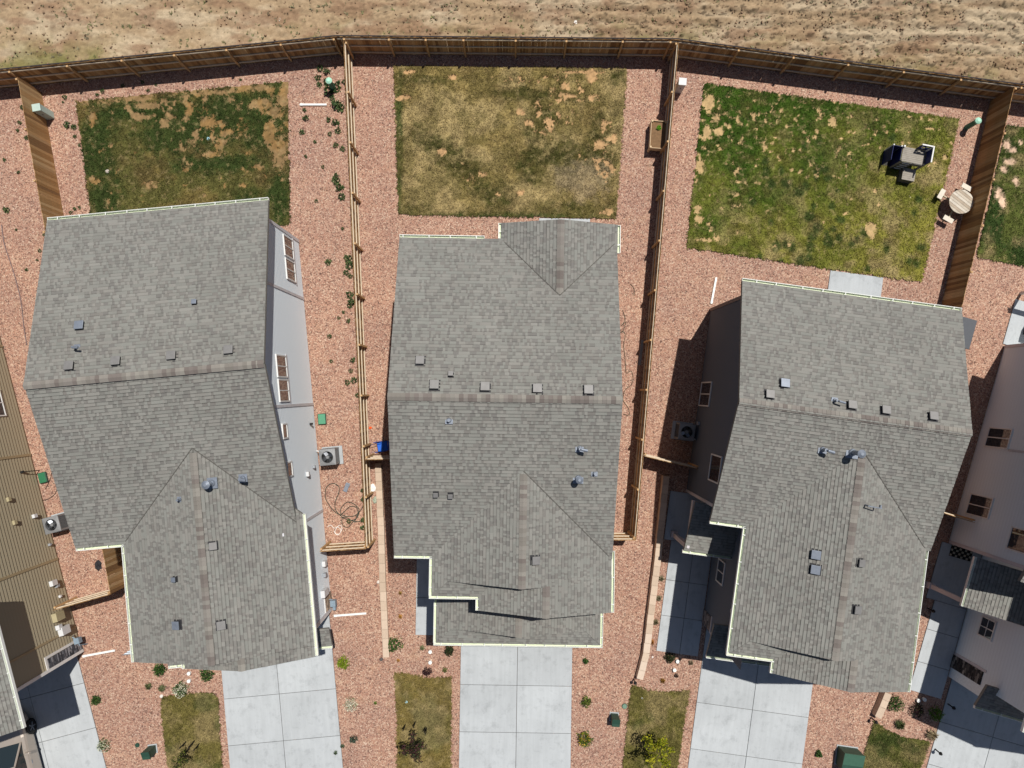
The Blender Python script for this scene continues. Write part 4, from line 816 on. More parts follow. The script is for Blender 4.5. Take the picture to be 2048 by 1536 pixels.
def pedestal(name, px, py, d, m, label, rz=0, lid=None, cat='utility box', group=None):
    q = P(px, py); e = thing(name, label, cat, (q.x, q.y, 0), R(rz), group); b = MB(); b.box((0, 0, d[2] / 2), d); b.build('cabinet', m, e, bevel=.015)
    l_ = MB(); l_.box((0, 0, d[2] + .03), (d[0] + .03, d[1] + .03, .06)); l_.build('lid', lid or m, e, bevel=.015); h_ = MB(); h_.box((0, -d[1] / 2 - .012, d[2] * .6), (.05, .024, .09)); h_.build('hasp', M_galv, e); return e
M_pale = mat('pale_green_cabinet', (176, 196, 188), .5, .06); M_palew = mat('pale_grey_cabinet', (206, 208, 208), .5, .06)
pedestal('utility_pedestal', 101, 232, (.38, .34, 1.05), M_pale, 'pale green utility pedestal beside the flat board fence of the grey house', 10); pedestal('utility_pedestal', 1356, 180, (.36, .34, .95), M_palew, 'white utility pedestal behind the fence by the green playset lawn', -5)
def bollard(px, py, label):
    q = P(px, py); e = thing('utility_post', label, 'utility post', (q.x, q.y, 0), 0, 'round green utility posts'); b = MB(); b.cyl((0, 0), .13, .125, 0, .85, 20); b.build('shaft', mat('pale_green_post', (72, 128, 106), .5, .06), e); b = MB(); b.cyl((0, 0), .16, .16, .86, .93, 22); b.cyl((0, 0), .16, .07, .932, 1.0, 22); b.build('cap', mat('mint_cap', (170, 220, 196), .5, .05), e)
bollard(667, 177, 'round mint capped utility post among weeds by the fence corner'); bollard(1933, 255, 'round mint capped utility post beside the playset lawn corner')
def transformer(px, py, rz, d, label, lidm=None):
    q = P(px, py); e = thing('utility_transformer', label, 'transformer box', (q.x, q.y, 0), R(rz), 'green utility boxes in the front gravel'); x, y, z = d
    b = MB(); pr = [(-x / 2, -y / 2), (x / 2, -y / 2), (x / 2, y / 2), (-x / 2, y / 2)]; b.prism(pr, 0, z * .9); b.build('cabinet', M_green, e, bevel=.01)
    b = MB(); t = [(-x / 2 - .02, -y / 2 - .03, z * .84), (x / 2 + .02, -y / 2 - .03, z * .84), (x / 2 + .02, y / 2 + .02, z), (-x / 2 - .02, y / 2 + .02, z)]; lo = [(p[0], p[1], p[2] - .05) for p in t]; b.poly(t); b.poly(lo[::-1])
    for k in range(4): b.poly([lo[k], lo[(k + 1) % 4], t[(k + 1) % 4], t[k]])
    b.build('sloped_lid', lidm or M_green, e); b = MB(); b.box((x * .3, -y / 2 - .02, z * .55), (.05, .04, .1)); b.build('padlock', M_galv, e)
    b = MB(); b.box((0, 0, .02), (x + .1, y + .1, .04)); b.build('base', M_concrete, e)
transformer(1228, 1433, -4, (.36, .36, .8), 'narrow green utility box left of the yellow green sapling lawn'); transformer(306, 1497, 8, (.36, .36, .8), 'narrow green utility box left of the sparse sapling lawn'); transformer(1692, 1511, -8, (.98, .9, .85), 'large green transformer beside the right front lawn', mat('green_lid_paint', (64, 98, 82), .5, .08))
def vault(px, py, rz, label):
    q = P(px, py); e = thing('valve_box', label, 'valve box', (q.x, q.y, 0), R(rz), 'green irrigation valve boxes'); b = MB(); b.box((0, 0, .07), (.42, .56, .14)); b.build('rim', M_green, e, bevel=.05); b = MB(); b.box((0, 0, .15), (.36, .5, .03)); b.build('cover', M_greenlid if px > 300 else mat('deep_green_lid', (48, 112, 78), .6, .08), e, bevel=.04)
vault(645, 838, 4, 'mint green irrigation box lid beside the light grey wall'); vault(88, 955, 14, 'deep green irrigation box lid beside the olive tan wall')
def lid_disc(px, py, label, r=.12, m=None, hgt=.06):
    q = P(px, py); e = thing('valve_cover', label, 'cover', (q.x, q.y, 0)); b = MB(); b.cyl((0, 0), r, r * .94, 0, hgt, 20); b.build('cover', m or M_greenlid, e); b = MB(); b.cyl((0, 0), r * 1.15, r * 1.15, 0, hgt * .5, 20); b.build('rim', M_green, e)
lid_disc(275, 1490, 'small round green cover in gravel left of the narrow green box', .1, M_green); lid_disc(1249, 1412, 'small round green cover in gravel at the sapling lawn edge', .12, mat('faded_green_lid', (112, 140, 122), .6, .08)); lid_disc(417, 278, 'small pale blue round cover in the patchy back lawn', .09, mat('pale_blue_lid', (150, 190, 200), .5, .05)); lid_disc(813, 1403, 'small pale blue round cover in the straw front lawn', .07, mat('pale_blue_lid', (150, 190, 200), .5, .05)); lid_disc(1284, 1396, 'small grey round cover in the sapling lawn', .06, mat('grey_lid', (170, 172, 170), .5, .05))
for k, ((x0, y0), (x1, y1), wh) in enumerate([((380, 1345), (380, 1360), 'by the grey house shrubs'), ((861, 1302), (861, 1323), 'left of the middle driveway'), ((1354, 1321), (1348, 1338), 'beside the brown house driveway'), ((1834, 1399), (1846, 1397), 'beside the pale house walkway')]):
    for j, (x, y) in enumerate(((x0, y0), (x1, y1))):
        q = P(x, y); e = thing('cleanout_pipe', 'white capped cleanout pipe ' + wh, 'cleanout pipe', (q.x, q.y, 0), 0, 'paired white cleanout pipes'); b = MB(); b.cyl((0, 0), .075, .075, 0, .12, 16); b.build('pipe', M_white, e); b = MB(); b.cyl((0, 0), .095, .09, .12, .17, 16); b.box((0, 0, .185), (.05, .05, .03)); b.build('cap', M_white, e)
def rock(px, py, r, col, label):
    b = MB(); n = 9; rg = random.Random(px); q = P(px, py); ring = []
    for zz, k in ((0, .8), (r * .5, 1), (r * .95, .55)): ring.append([(k * r * rg.uniform(.8, 1.15) * math.cos(6.283 * i / n), k * r * rg.uniform(.8, 1.15) * math.sin(6.283 * i / n), zz) for i in range(n)])
    for a, c in zip(ring, ring[1:]):
        for i in range(n): b.poly([a[i], a[(i + 1) % n], c[(i + 1) % n], c[i]])
    b.poly(ring[-1]); o = b.build('rock', mat('rock_%d' % px, col, .8, .15, 9), None, smooth=False); o.location = q; tag(o, label, 'rock')
rock(324, 1392, .1, (220, 214, 206), 'white rock at the corner of the sparse sapling lawn'); rock(757, 1164, .09, (214, 206, 196), 'pale rock left of the tan block wall'); rock(763, 1318, .1, (90, 84, 82), 'dark stone at the end of the tan block wall'); rock(1305, 1314, .05, (226, 220, 214), 'tiny white stone near the brown house walkway'); rock(216, 343, .11, (182, 172, 162), 'pale rock lying in the patchy back lawn')

# block walls beside the middle house and the driveways
BKM = []
for k in range(4):
    m = MB(); m.box((0, 0, .5), (1, 1, 1)); BKM.append(m.mesh('block', mat('tan_block_%d' % k, [(200, 180, 160), (192, 172, 152), (206, 188, 170), (186, 166, 146)][k], .9, .1, 6, bump=.004, bscale=40)))
def blockwall(pts, w_, h_, label):
    a0 = P(*pts[0]); e = thing('block_wall', label, 'wall', (a0.x, a0.y, 0)); rg = random.Random(9)
    for p, q in zip(pts, pts[1:]):
        p, q = P(*p), P(*q); d = q - p; L = d.length; n = max(1, round(L / .46)); ang = math.atan2(d.y, d.x); l = L / n
        for k in range(n):
            c = p + d * ((k + .5) / n) - a0; lay = max(1, round(h_ / .19))
            for j in range(lay): put(rg.choice(BKM), 'block', e, Matrix.Translation((c.x + rg.uniform(-.008, .008), c.y, j * h_ / lay)) @ Matrix.Rotation(ang + rg.uniform(-.012, .012), 4, 'Z') @ Matrix.Diagonal((l - .01, w_, h_ / lay - .004, 1)))
blockwall([(757, 926), (763, 1050), (768, 1200), (774, 1312)], .31, .22, 'tan concrete block wall running beside the middle house')
blockwall([(1329, 950), (1313, 1110), (1290, 1300), (1277, 1352)], .32, .42, 'tan concrete block wall running beside the brown house walkway')
blockwall([(1768, 1380), (1757, 1408), (1748, 1428)], .34, .42, 'short stepped tan block wall by the right front shrubs')
def slat_post(px, py, dx, dy, label):
    q = P(px, py); e = thing('path_light', label, 'path light', (q.x, q.y, 0)); b = MB(); b.cyl((0, 0), .035, .03, 0, .55, 8); b.build('stake', M_black, e); b = MB(); b.cyl((0, 0), .09, .05, .5, .6, 12); b.build('lamp_cap', M_black, e)
slat_post(1267, 1358, 0, 0, 'black path light at the end of the tan block wall by the sapling lawn'); slat_post(1742, 1435, 0, 0, 'black path light at the end of the short stepped block wall'); slat_post(1869, 1497, 0, 0, 'black path light at the edge of the pale house driveway'); slat_post(1855, 1216, 0, 0, 'black path light along the pale house walkway'); slat_post(1895, 1407, 0, 0, 'black path light by the shaded corner of the pale house walkway')

# downspout extensions and loose boards on the ground
def bartag(name, a, b, wd, ht, m, label, cat, z=0.0):
    a, b = P(*a), P(*b); d = b - a; o = thing(name, label, cat, (a.x, a.y, z), math.atan2(d.y, d.x)); L = d.length; k = MB(); k.box((L / 2, 0, ht / 2), (L, wd, ht)); k.build('tube', m, o, bevel=.01); k = MB(); k.box((.1, 0, ht / 2), (.12, wd + .015, ht + .014)); k.build('coupling', m, o); return o
bartag('downspout_extension', (668, 1231), (733, 1226), .1, .08, M_white, 'white downspout extension on gravel beside the grey house front corner', 'downspout'); bartag('downspout_extension', (166, 1312), (231, 1300), .1, .08, M_white, 'white downspout extension on gravel beside the tan house stone corner', 'downspout'); bartag('downspout_extension', (1422, 608), (1432, 555), .1, .08, M_white, 'white downspout extension behind the brown house corner', 'downspout'); bartag('downspout_extension', (600, 210), (654, 210), .1, .08, M_white, 'white loose tube lying in gravel beside the patchy back lawn', 'downspout')
bartag('metal_strip', (1285, 680), (1279, 730), .14, .02, mat('grey_metal_strip', (132, 134, 140), .5, .06), 'grey flat strip lying along the fence right of the middle house', 'strip'); bartag('metal_channel', (697, 966), (690, 983), .2, .06, M_galv, 'short blue grey metal channel on gravel near the green hose', 'metal channel')
def hose(pts, r, m, label, name='garden_hose', cat='hose'):
    P_ = [P(*p) for p in pts]; out = []
    for i in range(len(P_) - 1):
        p0, p1, p2, p3 = P_[max(i - 1, 0)], P_[i], P_[i + 1], P_[min(i + 2, len(P_) - 1)]
        for k in range(6):
            t = k / 6; out.append(.5 * ((2 * p1) + (p2 - p0) * t + (2 * p0 - 5 * p1 + 4 * p2 - p3) * t * t + (3 * p1 - p0 - 3 * p2 + p3) * t ** 3))
    out.append(P_[-1]); out = [Vector((p.x, p.y, r + .004 + .012 * (i % 5 == 0))) for i, p in enumerate(out)]
    b = MB(); b.tube(out, r, 6); o = b.build(name, m, None, smooth=True); tag(o, label, cat); return o
M_hose = mat('dark_green_hose', (40, 58, 50), .5, .1); M_hose2 = mat('faded_hose', (66, 66, 48), .6, .2)
hose([(728, 1010), (715, 1028), (700, 1033), (684, 1030), (672, 1025), (660, 1012), (651, 995), (653, 975), (665, 967), (677, 972), (678, 985), (671, 1003), (671, 1018), (680, 1030), (692, 1038), (707, 1040), (716, 1032), (718, 1018), (708, 1008), (696, 1004), (687, 1010), (681, 1020), (683, 1028), (690, 1022), (700, 1013), (712, 1014), (716, 1024), (712, 1038), (704, 1046), (697, 1054), (687, 1052), (684, 1043), (686, 1034), (695, 1036), (706, 1042), (718, 1043), (728, 1038)], .018, M_hose, 'coiled dark green garden hose on gravel beside the grey house')
hose([(1261, 568), (1268, 578), (1268, 592)], .014, M_hose2, 'short curl of dark hose on gravel right of the middle house'); hose([(1245, 620), (1250, 640), (1242, 652), (1252, 644), (1244, 665), (1238, 660), (1250, 668), (1247, 690), (1250, 715), (1252, 745), (1262, 742), (1266, 755), (1262, 770), (1250, 780), (1246, 800), (1256, 815), (1258, 830), (1246, 828)], .014, M_hose2, 'tangled thin hose along the right wall of the middle house')
hose([(105, 933), (103, 950), (98, 965), (91, 978)], .014, M_black, 'short black tubing by the green lid at the tan house'); hose([(118, 968), (112, 985), (100, 996), (86, 1001), (76, 1001)], .014, M_black, 'black tubing curving to the tan wall'); hose([(4, 450), (10, 490), (28, 545), (42, 600), (48, 650), (54, 690)], .022, mat('faded_purple_cord', (120, 104, 104), .8, .2), 'long faded drip line on gravel left of the grey house')
hose([(655, 1054), (662, 1050), (668, 1056), (676, 1054), (682, 1060), (678, 1068), (670, 1066), (673, 1056), (680, 1050), (684, 1058), (676, 1070), (668, 1062)], .012, M_white, 'small tangle of white cord beside the grey house', 'cord', 'cord')
M_dirt2 = mat('fresh_soil', (122, 96, 70), .95, .2, 8, bump=.02, bscale=25)

# raised planter box against the middle / right fence
q = P(1311, 279); e = thing('planter_box', 'raised cream timber planter with soil and one green seedling', 'planter', (q.x, q.y, 0), R(-4)); M_pl = mat('cream_planter_timber', (206, 182, 148), .7, .1, 5)
W_, L_, Hh = .78, 1.38, .72
for sx in (-1, 1):
    for sy in (-1, 1): b = MB(); b.box((sx * (W_ / 2 - .04), sy * (L_ / 2 - .04), Hh / 2 + .02), (.09, .09, Hh + .04)); b.build('leg', M_pl, e)
for s in (-1, 1):
    for k in range(2):
        b = MB(); b.box((s * (W_ / 2 - .01), 0, Hh - .1 - .19 * k), (.025, L_ - .18, .175)); b.build('side_board', M_pl, e); b = MB(); b.box((0, s * (L_ / 2 - .01), Hh - .1 - .19 * k), (W_ - .18, .025, .175)); b.build('side_board', M_pl, e)
b = MB(); b.box((0, 0, Hh - .2), (W_ - .06, L_ - .06, .2)); b.build('soil', M_dirt2, e)

# playset
q = P(1806, 326); e = thing('playset', 'grey and navy wooden toddler playset standing on the green lawn', 'playset', (q.x, q.y, 0), R(-11)); M_pg = mat('grey_stained_timber', (150, 144, 134), .8, .15, 6); M_pd = mat('grey_panel', (104, 102, 100), .75, .1); M_nv = mat('navy_panel', (22, 34, 92), .6, .08)
DW, DD, DZ = 1.12, .72, 1.05
for k in range(8): b = MB(); b.box((-.07, -.31 + k * .09, DZ), (DW, .083, .03)); b.build('deck_board', M_pg, e)
for x in (-.62, .5):
    for y in (-.36, .36): b = MB(); b.box((x, y, (DZ + .55 if (x > 0 and y > 0) else DZ + .12) / 2), (.08, .08, DZ + .55 if (x > 0 and y > 0) else DZ + .12)); b.build('post', M_trim if y > 0 else M_pg, e)
b = MB(); b.box((-.32, -.385, DZ / 2), (.56, .03, DZ)); cw = b.build('climbing_wall', M_pd, e)
for k in range(4): b = MB(); b.box((-.32, -.41, .22 + k * .24), (.36, .04, .035)); b.build('climbing_hold', M_trim, cw)
b = MB(); b.box((.25, -.375, DZ - .12), (.5, .03, .24)); b.build('front_panel', M_pd, e)
b = MB(); hz = [(.2, DZ + .27, .1), (.36, DZ + .4, .09), (.1, DZ + .42, .055)]; xs0, xs1, z0, z1 = -.02, .5, DZ + .02, DZ + .56; G = 26
for i in range(G):
    for j in range(G):
        x = xs0 + (i + .5) * (xs1 - xs0) / G; z = z0 + (j + .5) * (z1 - z0) / G
        if any((x - a) ** 2 + (z - c) ** 2 < r * r for a, c, r in hz): continue
        b.box((x, .375, z), ((xs1 - xs0) / G, .02, (z1 - z0) / G))
b.build('porthole_panel', M_nv, e)
b = MB(); b.box((.545, 0, DZ + .18), (.02, .74, .78)); b.build('side_panel', M_nv, e); b = MB(); b.box((.545, 0, DZ + .59), (.06, .8, .04)); b.box((.24, .375, DZ + .59), (.53, .06, .04)); b.build('top_rail', M_trim, e)
b = MB(); b.box((-.66, .02, .52), (.02, .74, 1.0)); b.box((-1.08, .02, .5), (.02, .74, .96)); b.box((-.87, .38, .5), (.4, .02, .96)); b.build('navy_box', M_nv, e); b = MB(); b.box((-.87, .02, .04), (.4, .7, .05)); b.build('black_base', M_black, e)  # navy box and black base stand in for the dark area beside the deck
for x in (-1.08, -.68): b = MB(); b.box((x, .4, .5), (.06, .06, 1.02)); b.build('post', M_trim, e)
b = MB(); b.box((.16, -.72, .24), (.62, .6, .46)); b.build('step_box', M_pd, e)
for k in range(6): b = MB(); b.box((.16, -.97 + k * .1, .485), (.64, .094, .025)); b.build('step_board', M_pg, e)

# round picnic table with attached seats
q = P(1904, 411); e = thing('picnic_table', 'round weathered plank picnic table with four attached seats by the fence', 'picnic table', (q.x, q.y, 0), R(-38)); M_pt = mat('weathered_plank', (186, 172, 150), .8, .14, 6, stretch=(1, 8, 1))
rT = .6
for k in range(9):
    y0 = -rT + k * 2 * rT / 9; y1 = y0 + 2 * rT / 9 - .012; pts = []
    for i in range(7): y = y0 + (y1 - y0) * i / 6; pts.append((math.sqrt(max(rT * rT - y * y, .0004)), y))
    pts = pts + [(-x, y) for x, y in pts[::-1]]; b = MB(); b.prism(pts, .72, .75); b.build('plank', mat('weathered_plank_%d' % (k % 3), [(190, 180, 164), (172, 158, 140), (202, 194, 180)][k % 3], .8, .14, 6), e)
for k in range(4):
    t = k * math.pi / 2 + R(8); T = Matrix.Rotation(t, 4, 'Z')
    b = MB(); b.box((.93, 0, .44), (.24, .52, .035), T); b.build('seat', mat('pale_seat_plank', (214, 206, 192), .75, .08), e)
    b = MB(); b.box((.5, 0, .38), (1.0, .06, .08), T); b.box((.86, 0, .2), (.07, .07, .4), T); b.box((.42, 0, .55), (.07, .07, .34), T); b.build('leg', M_pt, e)

# blue folded chair leaning at the gate behind the grey house side fence
q = P(761, 893); e = thing('folding_chair', 'blue folding camp chair lying by the cedar gate panel', 'chair', (q.x, q.y, 0), R(10)); M_bl = mat('blue_fabric', (20, 96, 205), .6, .08)
b = MB(); b.box((.12, 0, .28), (.5, .48, .02), Matrix.Rotation(R(8), 4, 'Y')); b.build('seat', M_bl, e); b = MB(); b.box((.38, 0, .5), (.02, .48, .5), Matrix.Rotation(R(14), 4, 'Y')); b.build('backrest', M_bl, e)
for s in (-1, 1):
    b = MB(); b.tube([(-.32, s * .26, 0.02), (.36, s * .26, .56)], .013, 6); b.build('leg', M_bl, e); b = MB(); b.tube([(.4, s * .25, 0.02), (-.12, s * .25, .45)], .013, 6); b.build('leg', M_black, e); b = MB(); b.tube([(-.4, s * .18, .5), (.05, s * .22, .55), (.36, s * .25, .62)], .014, 6); b.build('arm', mat('dark_blue_tube', (14, 40, 96), .5, .05), e)
q = P(740, 856); b = MB(); b.cyl((0, 0), .075, .03, 0, .08, 10); b.box((.05, .02, .02), (.12, .06, .03)); o = b.build('plastic_scrap', mat('orange_plastic', (240, 96, 36), .5, .05)); o.location = q; tag(o, 'small orange plastic scrap on gravel above the blue chair', 'scrap')
def rag(px, py, r, col, label, name='rag'):
    q = P(px, py); b = MB(); n = 12; rg = random.Random(px * 3); c = []
    for k in range(4): c.append([(r * k / 3 * rg.uniform(.7, 1.2) * math.cos(6.283 * i / n), r * k / 3 * rg.uniform(.7, 1.2) * 1.5 * math.sin(6.283 * i / n), (.0 if k == 3 else rg.uniform(.02, .09)) + .01) for i in range(n)])
    for a, d in zip(c, c[1:]):
        for i in range(n): b.poly([a[i], d[i], d[(i + 1) % n], a[(i + 1) % n]])
    o = b.build(name, mat('cloth_%d' % px, col, .8, .08, 9)); o.location = q; tag(o, label, 'cloth')
rag(745, 976, .17, (236, 236, 232), 'crumpled white plastic sheet beside the tan block wall'); rag(750, 1000, .13, (168, 178, 160), 'crumpled greenish litter below the white sheet'); rag(197, 1131, .2, (44, 44, 48), 'black plastic scrap beside the cedar fence of the grey house'); rag(1151, 47, .12, (230, 228, 224), 'white litter in the dirt field'); rag(560, 40, .08, (222, 222, 220), 'small white litter in the dirt field on the left')
bartag('card', (1663, 90), (1671, 98), .14, .015, mat('cream_card', (232, 218, 190), .8, .05), 'cream card lying in the dirt field', 'card')
def stick(pts, r, col, label):
    P_ = [P(*p) for p in pts]; b = MB(); b.tube([Vector((p.x, p.y, r)) for p in P_], [r] * (len(P_) - 1) + [r * .6], 6); o = b.build('stick', mat('bark_%d' % pts[0][0], col, .8, .15, 8)); tag(o, label, 'stick')
stick([(1816, 389), (1820, 396), (1829, 404)], .03, (210, 196, 166), 'pale curved stick on the green lawn'); stick([(1429, 408), (1413, 421), (1405, 437)], .025, (36, 32, 28), 'dark stick on the green lawn')
# storage box beside the far fence, doormat, grill and post of the pale house patio
q = P(1922, 668); e = thing('storage_box', 'grey deck storage box right of the playset yard fence', 'storage box', (q.x - .15, q.y, 0), R(-16)); b = MB(); b.box((0, 0, .28), (.7, 1.45, .56)); b.build('bin', mat('grey_resin', (96, 98, 102), .6, .06), e, bevel=.02); b = MB(); b.box((0, 0, .6), (.76, 1.5, .07)); b.build('lid', mat('dark_grey_resin', (82, 86, 92), .6, .06), e, bevel=.02)
q = P(1921, 1104); e = thing('doormat', 'black and cream checkered doormat on the shaded stoop', 'doormat', (q.x, q.y, .054), R(-16)); M_m1 = mat('mat_black', (20, 20, 20), .95, .1); M_m2 = mat('mat_cream', (170, 164, 148), .95, .1)
b = MB(); b.box((0, 0, .006), (1.12, .66, .012)); b.build('backing', M_m1, e)
for i in range(8):
    for j in range(5):
        if (i + j) % 2 == 0: b = MB(); b.box((-.49 + i * .14, -.26 + j * .13, .016), (.11, .1, .008)); b.build('check', M_m2, e)
q = toW('FR', 1.1, 1.0); e = thing('grill', 'black barbecue grill on the shaded pale house patio', 'grill', (q.x, q.y, .054), R(-16)); b = MB(); b.box((0, 0, .42), (.9, .5, .75)); b.build('cart', M_black, e); b = MB(); b.cyl((0, 0), .3, .3, -.42, .42, 16, True, Matrix.Translation((0, 0, .86)) @ Matrix.Rotation(R(90), 4, 'Y')); b.build('hood', M_black, e); b = MB(); b.box((0, -.34, .9), (.6, .03, .03)); b.build('handle', M_galv, e)
q = toW('FR', .05, 2.75); e = thing('patio_cover', 'white patio cover post with beam behind the pale house', 'patio cover', (q.x, q.y, 0), R(-16)); b = MB(); b.box((0, 0, 1.2), (.12, .12, 2.4)); b.build('post', M_trim, e); b = MB(); b.box((2.0, .0, 2.5), (4.2, .16, .2)); b.build('beam', M_trim, e); b = MB(); b.box((2.0, .12, 2.62), (4.3, .14, .05)); b.build('gutter', M_white, e)

# ------------------------------------------------------------------ plants
def leafcloud(c, r, hgt, n, size, cols, seed, droop=.4):
    g = np.random.default_rng(seed); V = []; K = []
    d = g.normal(0, 1, (n, 3)); d /= np.linalg.norm(d, axis=1)[:, None]; d[:, 2] = np.abs(d[:, 2]); rad = g.uniform(.25, 1, n) ** .6
    lump = .75 + .5 * vnoise(d[:, 0] * 2.2 + 9, d[:, 1] * 2.2 + seed, seed)
    p = d * (rad * lump)[:, None] * np.array([r, r, hgt]) + np.array(c)
    nx = g.normal(0, 1, (n, 3)); nx[:, 2] *= .5; nx /= np.linalg.norm(nx, axis=1)[:, None]; q = np.cross(nx, g.normal(0, 1, (n, 3))); q /= np.linalg.norm(q, axis=1)[:, None] + 1e-6
    s = size * g.uniform(.6, 1.3, n)[:, None]
    V = np.stack([p - nx * s - q * 0, p + q * s * .45, p + nx * s, p - q * s * .45], 1).reshape(-1, 3)
    cc = np.array(cols)[g.integers(0, len(cols), n)] * g.uniform(.7, 1.25, n)[:, None]
    return V, np.arange(n * 4).reshape(-1, 4), np.repeat(cc, 4, 0)
def shrub(px, py, rpx, hgt, cols, label, n=260, size=.05, flowers=None, grp='front garden shrubs', name='shrub', cat='shrub', seed=None):
    q = P(px, py); seed = seed or int(px * 7 + py) % 9973; r = rpx * .0253; e = thing(name, label, cat, (q.x, q.y, 0), 0, grp)
    V, F_, K = leafcloud((0, 0, .03), r, hgt, n, size, [np.array(lin(c)) * .72 for c in cols], seed); put(npmesh('foliage', V, F_, K, M_attr), 'foliage', e)
    b = MB(); b.tube([(0, 0, 0), (.01, .01, hgt * .6)], [.018, .008], 5)
    for k in range(5): t = k * 1.26; b.tube([(0, 0, .03), (r * .5 * math.cos(t), r * .5 * math.sin(t), hgt * .6)], [.012, .005], 4)
    b.build('stem', mat('shrub_stem', (92, 74, 56), .8, .1), e)
    if flowers:
        V, F_, K = leafcloud((0, 0, .08), r, hgt * 1.08, flowers[1], .03, [np.array(lin(c)) * .85 for c in flowers[0]], seed + 5); put(npmesh('flowers', V, F_, K, M_attr), 'flowers', e)
    return e
def tuft(px, py, rpx, hgt, col, label, n=90, grp='ornamental grasses', name='ornamental_grass', cat='grass clump'):
    q = P(px, py); e = thing(name, label, cat, (q.x, q.y, 0), 0, grp); g = np.random.default_rng(px); a = g.uniform(0, 6.283, n); r = rpx * .0253 * g.uniform(.4, 1.1, n); hh = hgt * g.uniform(.5, 1, n)
    z0 = np.zeros(n); c, s = np.cos(a), np.sin(a); w_ = .012; b0 = np.stack([c * .03, s * .03, z0], -1); md = np.stack([c * r * .5, s * r * .5, hh], -1); en = np.stack([c * r, s * r, hh * .55], -1); sd = np.stack([-s * w_, c * w_, z0], -1)
    V = np.stack([b0 - sd, b0 + sd, md + sd, md - sd, md - sd, md + sd, en + sd * .2, en - sd * .2], 1).reshape(-1, 3); K = np.repeat(np.array(lin(col))[None] * .8 * g.uniform(.7, 1.3, n)[:, None], 8, 0)
    put(npmesh('blades', V, np.arange(n * 8).reshape(-1, 4), K, M_attr), 'blades', e)
GA = [(62, 92, 40), (84, 116, 50), (48, 74, 34)]; GB = [(120, 140, 22), (104, 126, 20), (140, 158, 40)]; GDK = [(38, 50, 26), (52, 66, 32), (66, 58, 36)]; GP = [(58, 32, 38), (44, 26, 32), (70, 44, 44)]; GYE = [(110, 126, 30), (84, 104, 28), (140, 142, 36)]
shrub(322, 1337, 12, .45, GA, 'round dark green shrub below the grey house gutter step', 420); shrub(195, 1398, 10, .35, GA, 'small green shrub in gravel right of the tan house driveway', 260); shrub(365, 1376, 15, .5, GA, 'green shrub with white blossom at the sparse sapling lawn edge', 380, .045, ([(236, 234, 214), (220, 222, 190)], 420)); shrub(417, 1346, 16, .5, GA, 'spreading green shrub half under the grey house roof', 380); shrub(209, 1488, 13, .3, GA, 'low white flowering shrub beside the tan house driveway', 220, .04, ([(220, 220, 196), (196, 200, 168)], 200))
shrub(687, 1323, 14, .45, GB, 'bright lime green round shrub right of the grey house driveway', 460); shrub(702, 1407, 14, .3, [(120, 130, 84), (96, 110, 66)], 'white flowering low shrub right of the grey house driveway', 160, .035, ([(238, 234, 214), (216, 214, 186)], 420)); shrub(708, 1476, 8, .35, [(58, 74, 58), (76, 92, 76)], 'small grey green shrub right of the grey house driveway', 220, .04)
shrub(789, 1286, 16, .5, GA, 'dark green leafy shrub at the end of the tan block wall', 330, .06); shrub(899, 1299, 11, .4, GDK, 'dark olive shrub at the middle driveway corner', 330); shrub(855, 1342, 9, .35, GP, 'dark purple shrub at the top of the straw front lawn', 260); tuft(845, 1294, 6, .25, (134, 138, 100), 'small pale grass clump left of the white cleanout pipes'); tuft(890, 1338, 6, .25, (128, 130, 80), 'small green grass clump by the middle driveway edge'); tuft(801, 1185, 4, .15, (150, 120, 60), 'tiny golden grass clump beside the middle walkway'); tuft(801, 1232, 5, .15, (176, 128, 60), 'small orange grass clump beside the middle walkway'); tuft(797, 1320, 4, .12, (180, 130, 70), 'tiny dry grass clump above the straw front lawn')
tuft(299, 1370, 8, .3, (96, 104, 66), 'grey green grass clump left of the white blossom shrub'); tuft(326, 1374, 9, .3, (110, 116, 80), 'pale grass clump beside the white blossom shrub'); tuft(751, 1405, 4, .12, (96, 120, 50), 'tiny green grass clump in gravel between the front lawns')
shrub(1171, 1321, 6, .3, GA, 'tiny green shrub right of the middle driveway', 160); shrub(1172, 1401, 12, .45, [(96, 116, 40), (120, 132, 56), (76, 92, 36)], 'leafy olive shrub right of the middle driveway', 240, .05); shrub(1168, 1475, 15, .5, GA + GYE, 'green shrub with yellow blossom right of the middle driveway', 380, .05, ([(226, 190, 40), (210, 170, 30)], 120))
shrub(1339, 1313, 11, .4, GDK, 'dark brown green shrub left of the brown house cleanout pipes', 320); tuft(1325, 1360, 6, .2, (150, 110, 50), 'orange brown grass clump above the yellow green sapling lawn'); tuft(1352, 1350, 5, .2, (110, 90, 80), 'purplish grass clump above the sapling lawn'); tuft(1381, 1324, 6, .2, (140, 124, 100), 'dry grass clump by the brown house driveway'); tuft(1317, 1195, 7, .2, (128, 122, 96), 'dry grey grass clump by the middle of the walkway gravel'); tuft(1311, 1243, 7, .2, (120, 112, 84), 'dry olive grass clump along the walkway gravel'); tuft(1303, 1283, 6, .2, (172, 116, 60), 'rusty grass clump at the walkway end'); tuft(1322, 1156, 7, .2, (134, 128, 100), 'dry grey grass clump near the walkway top')
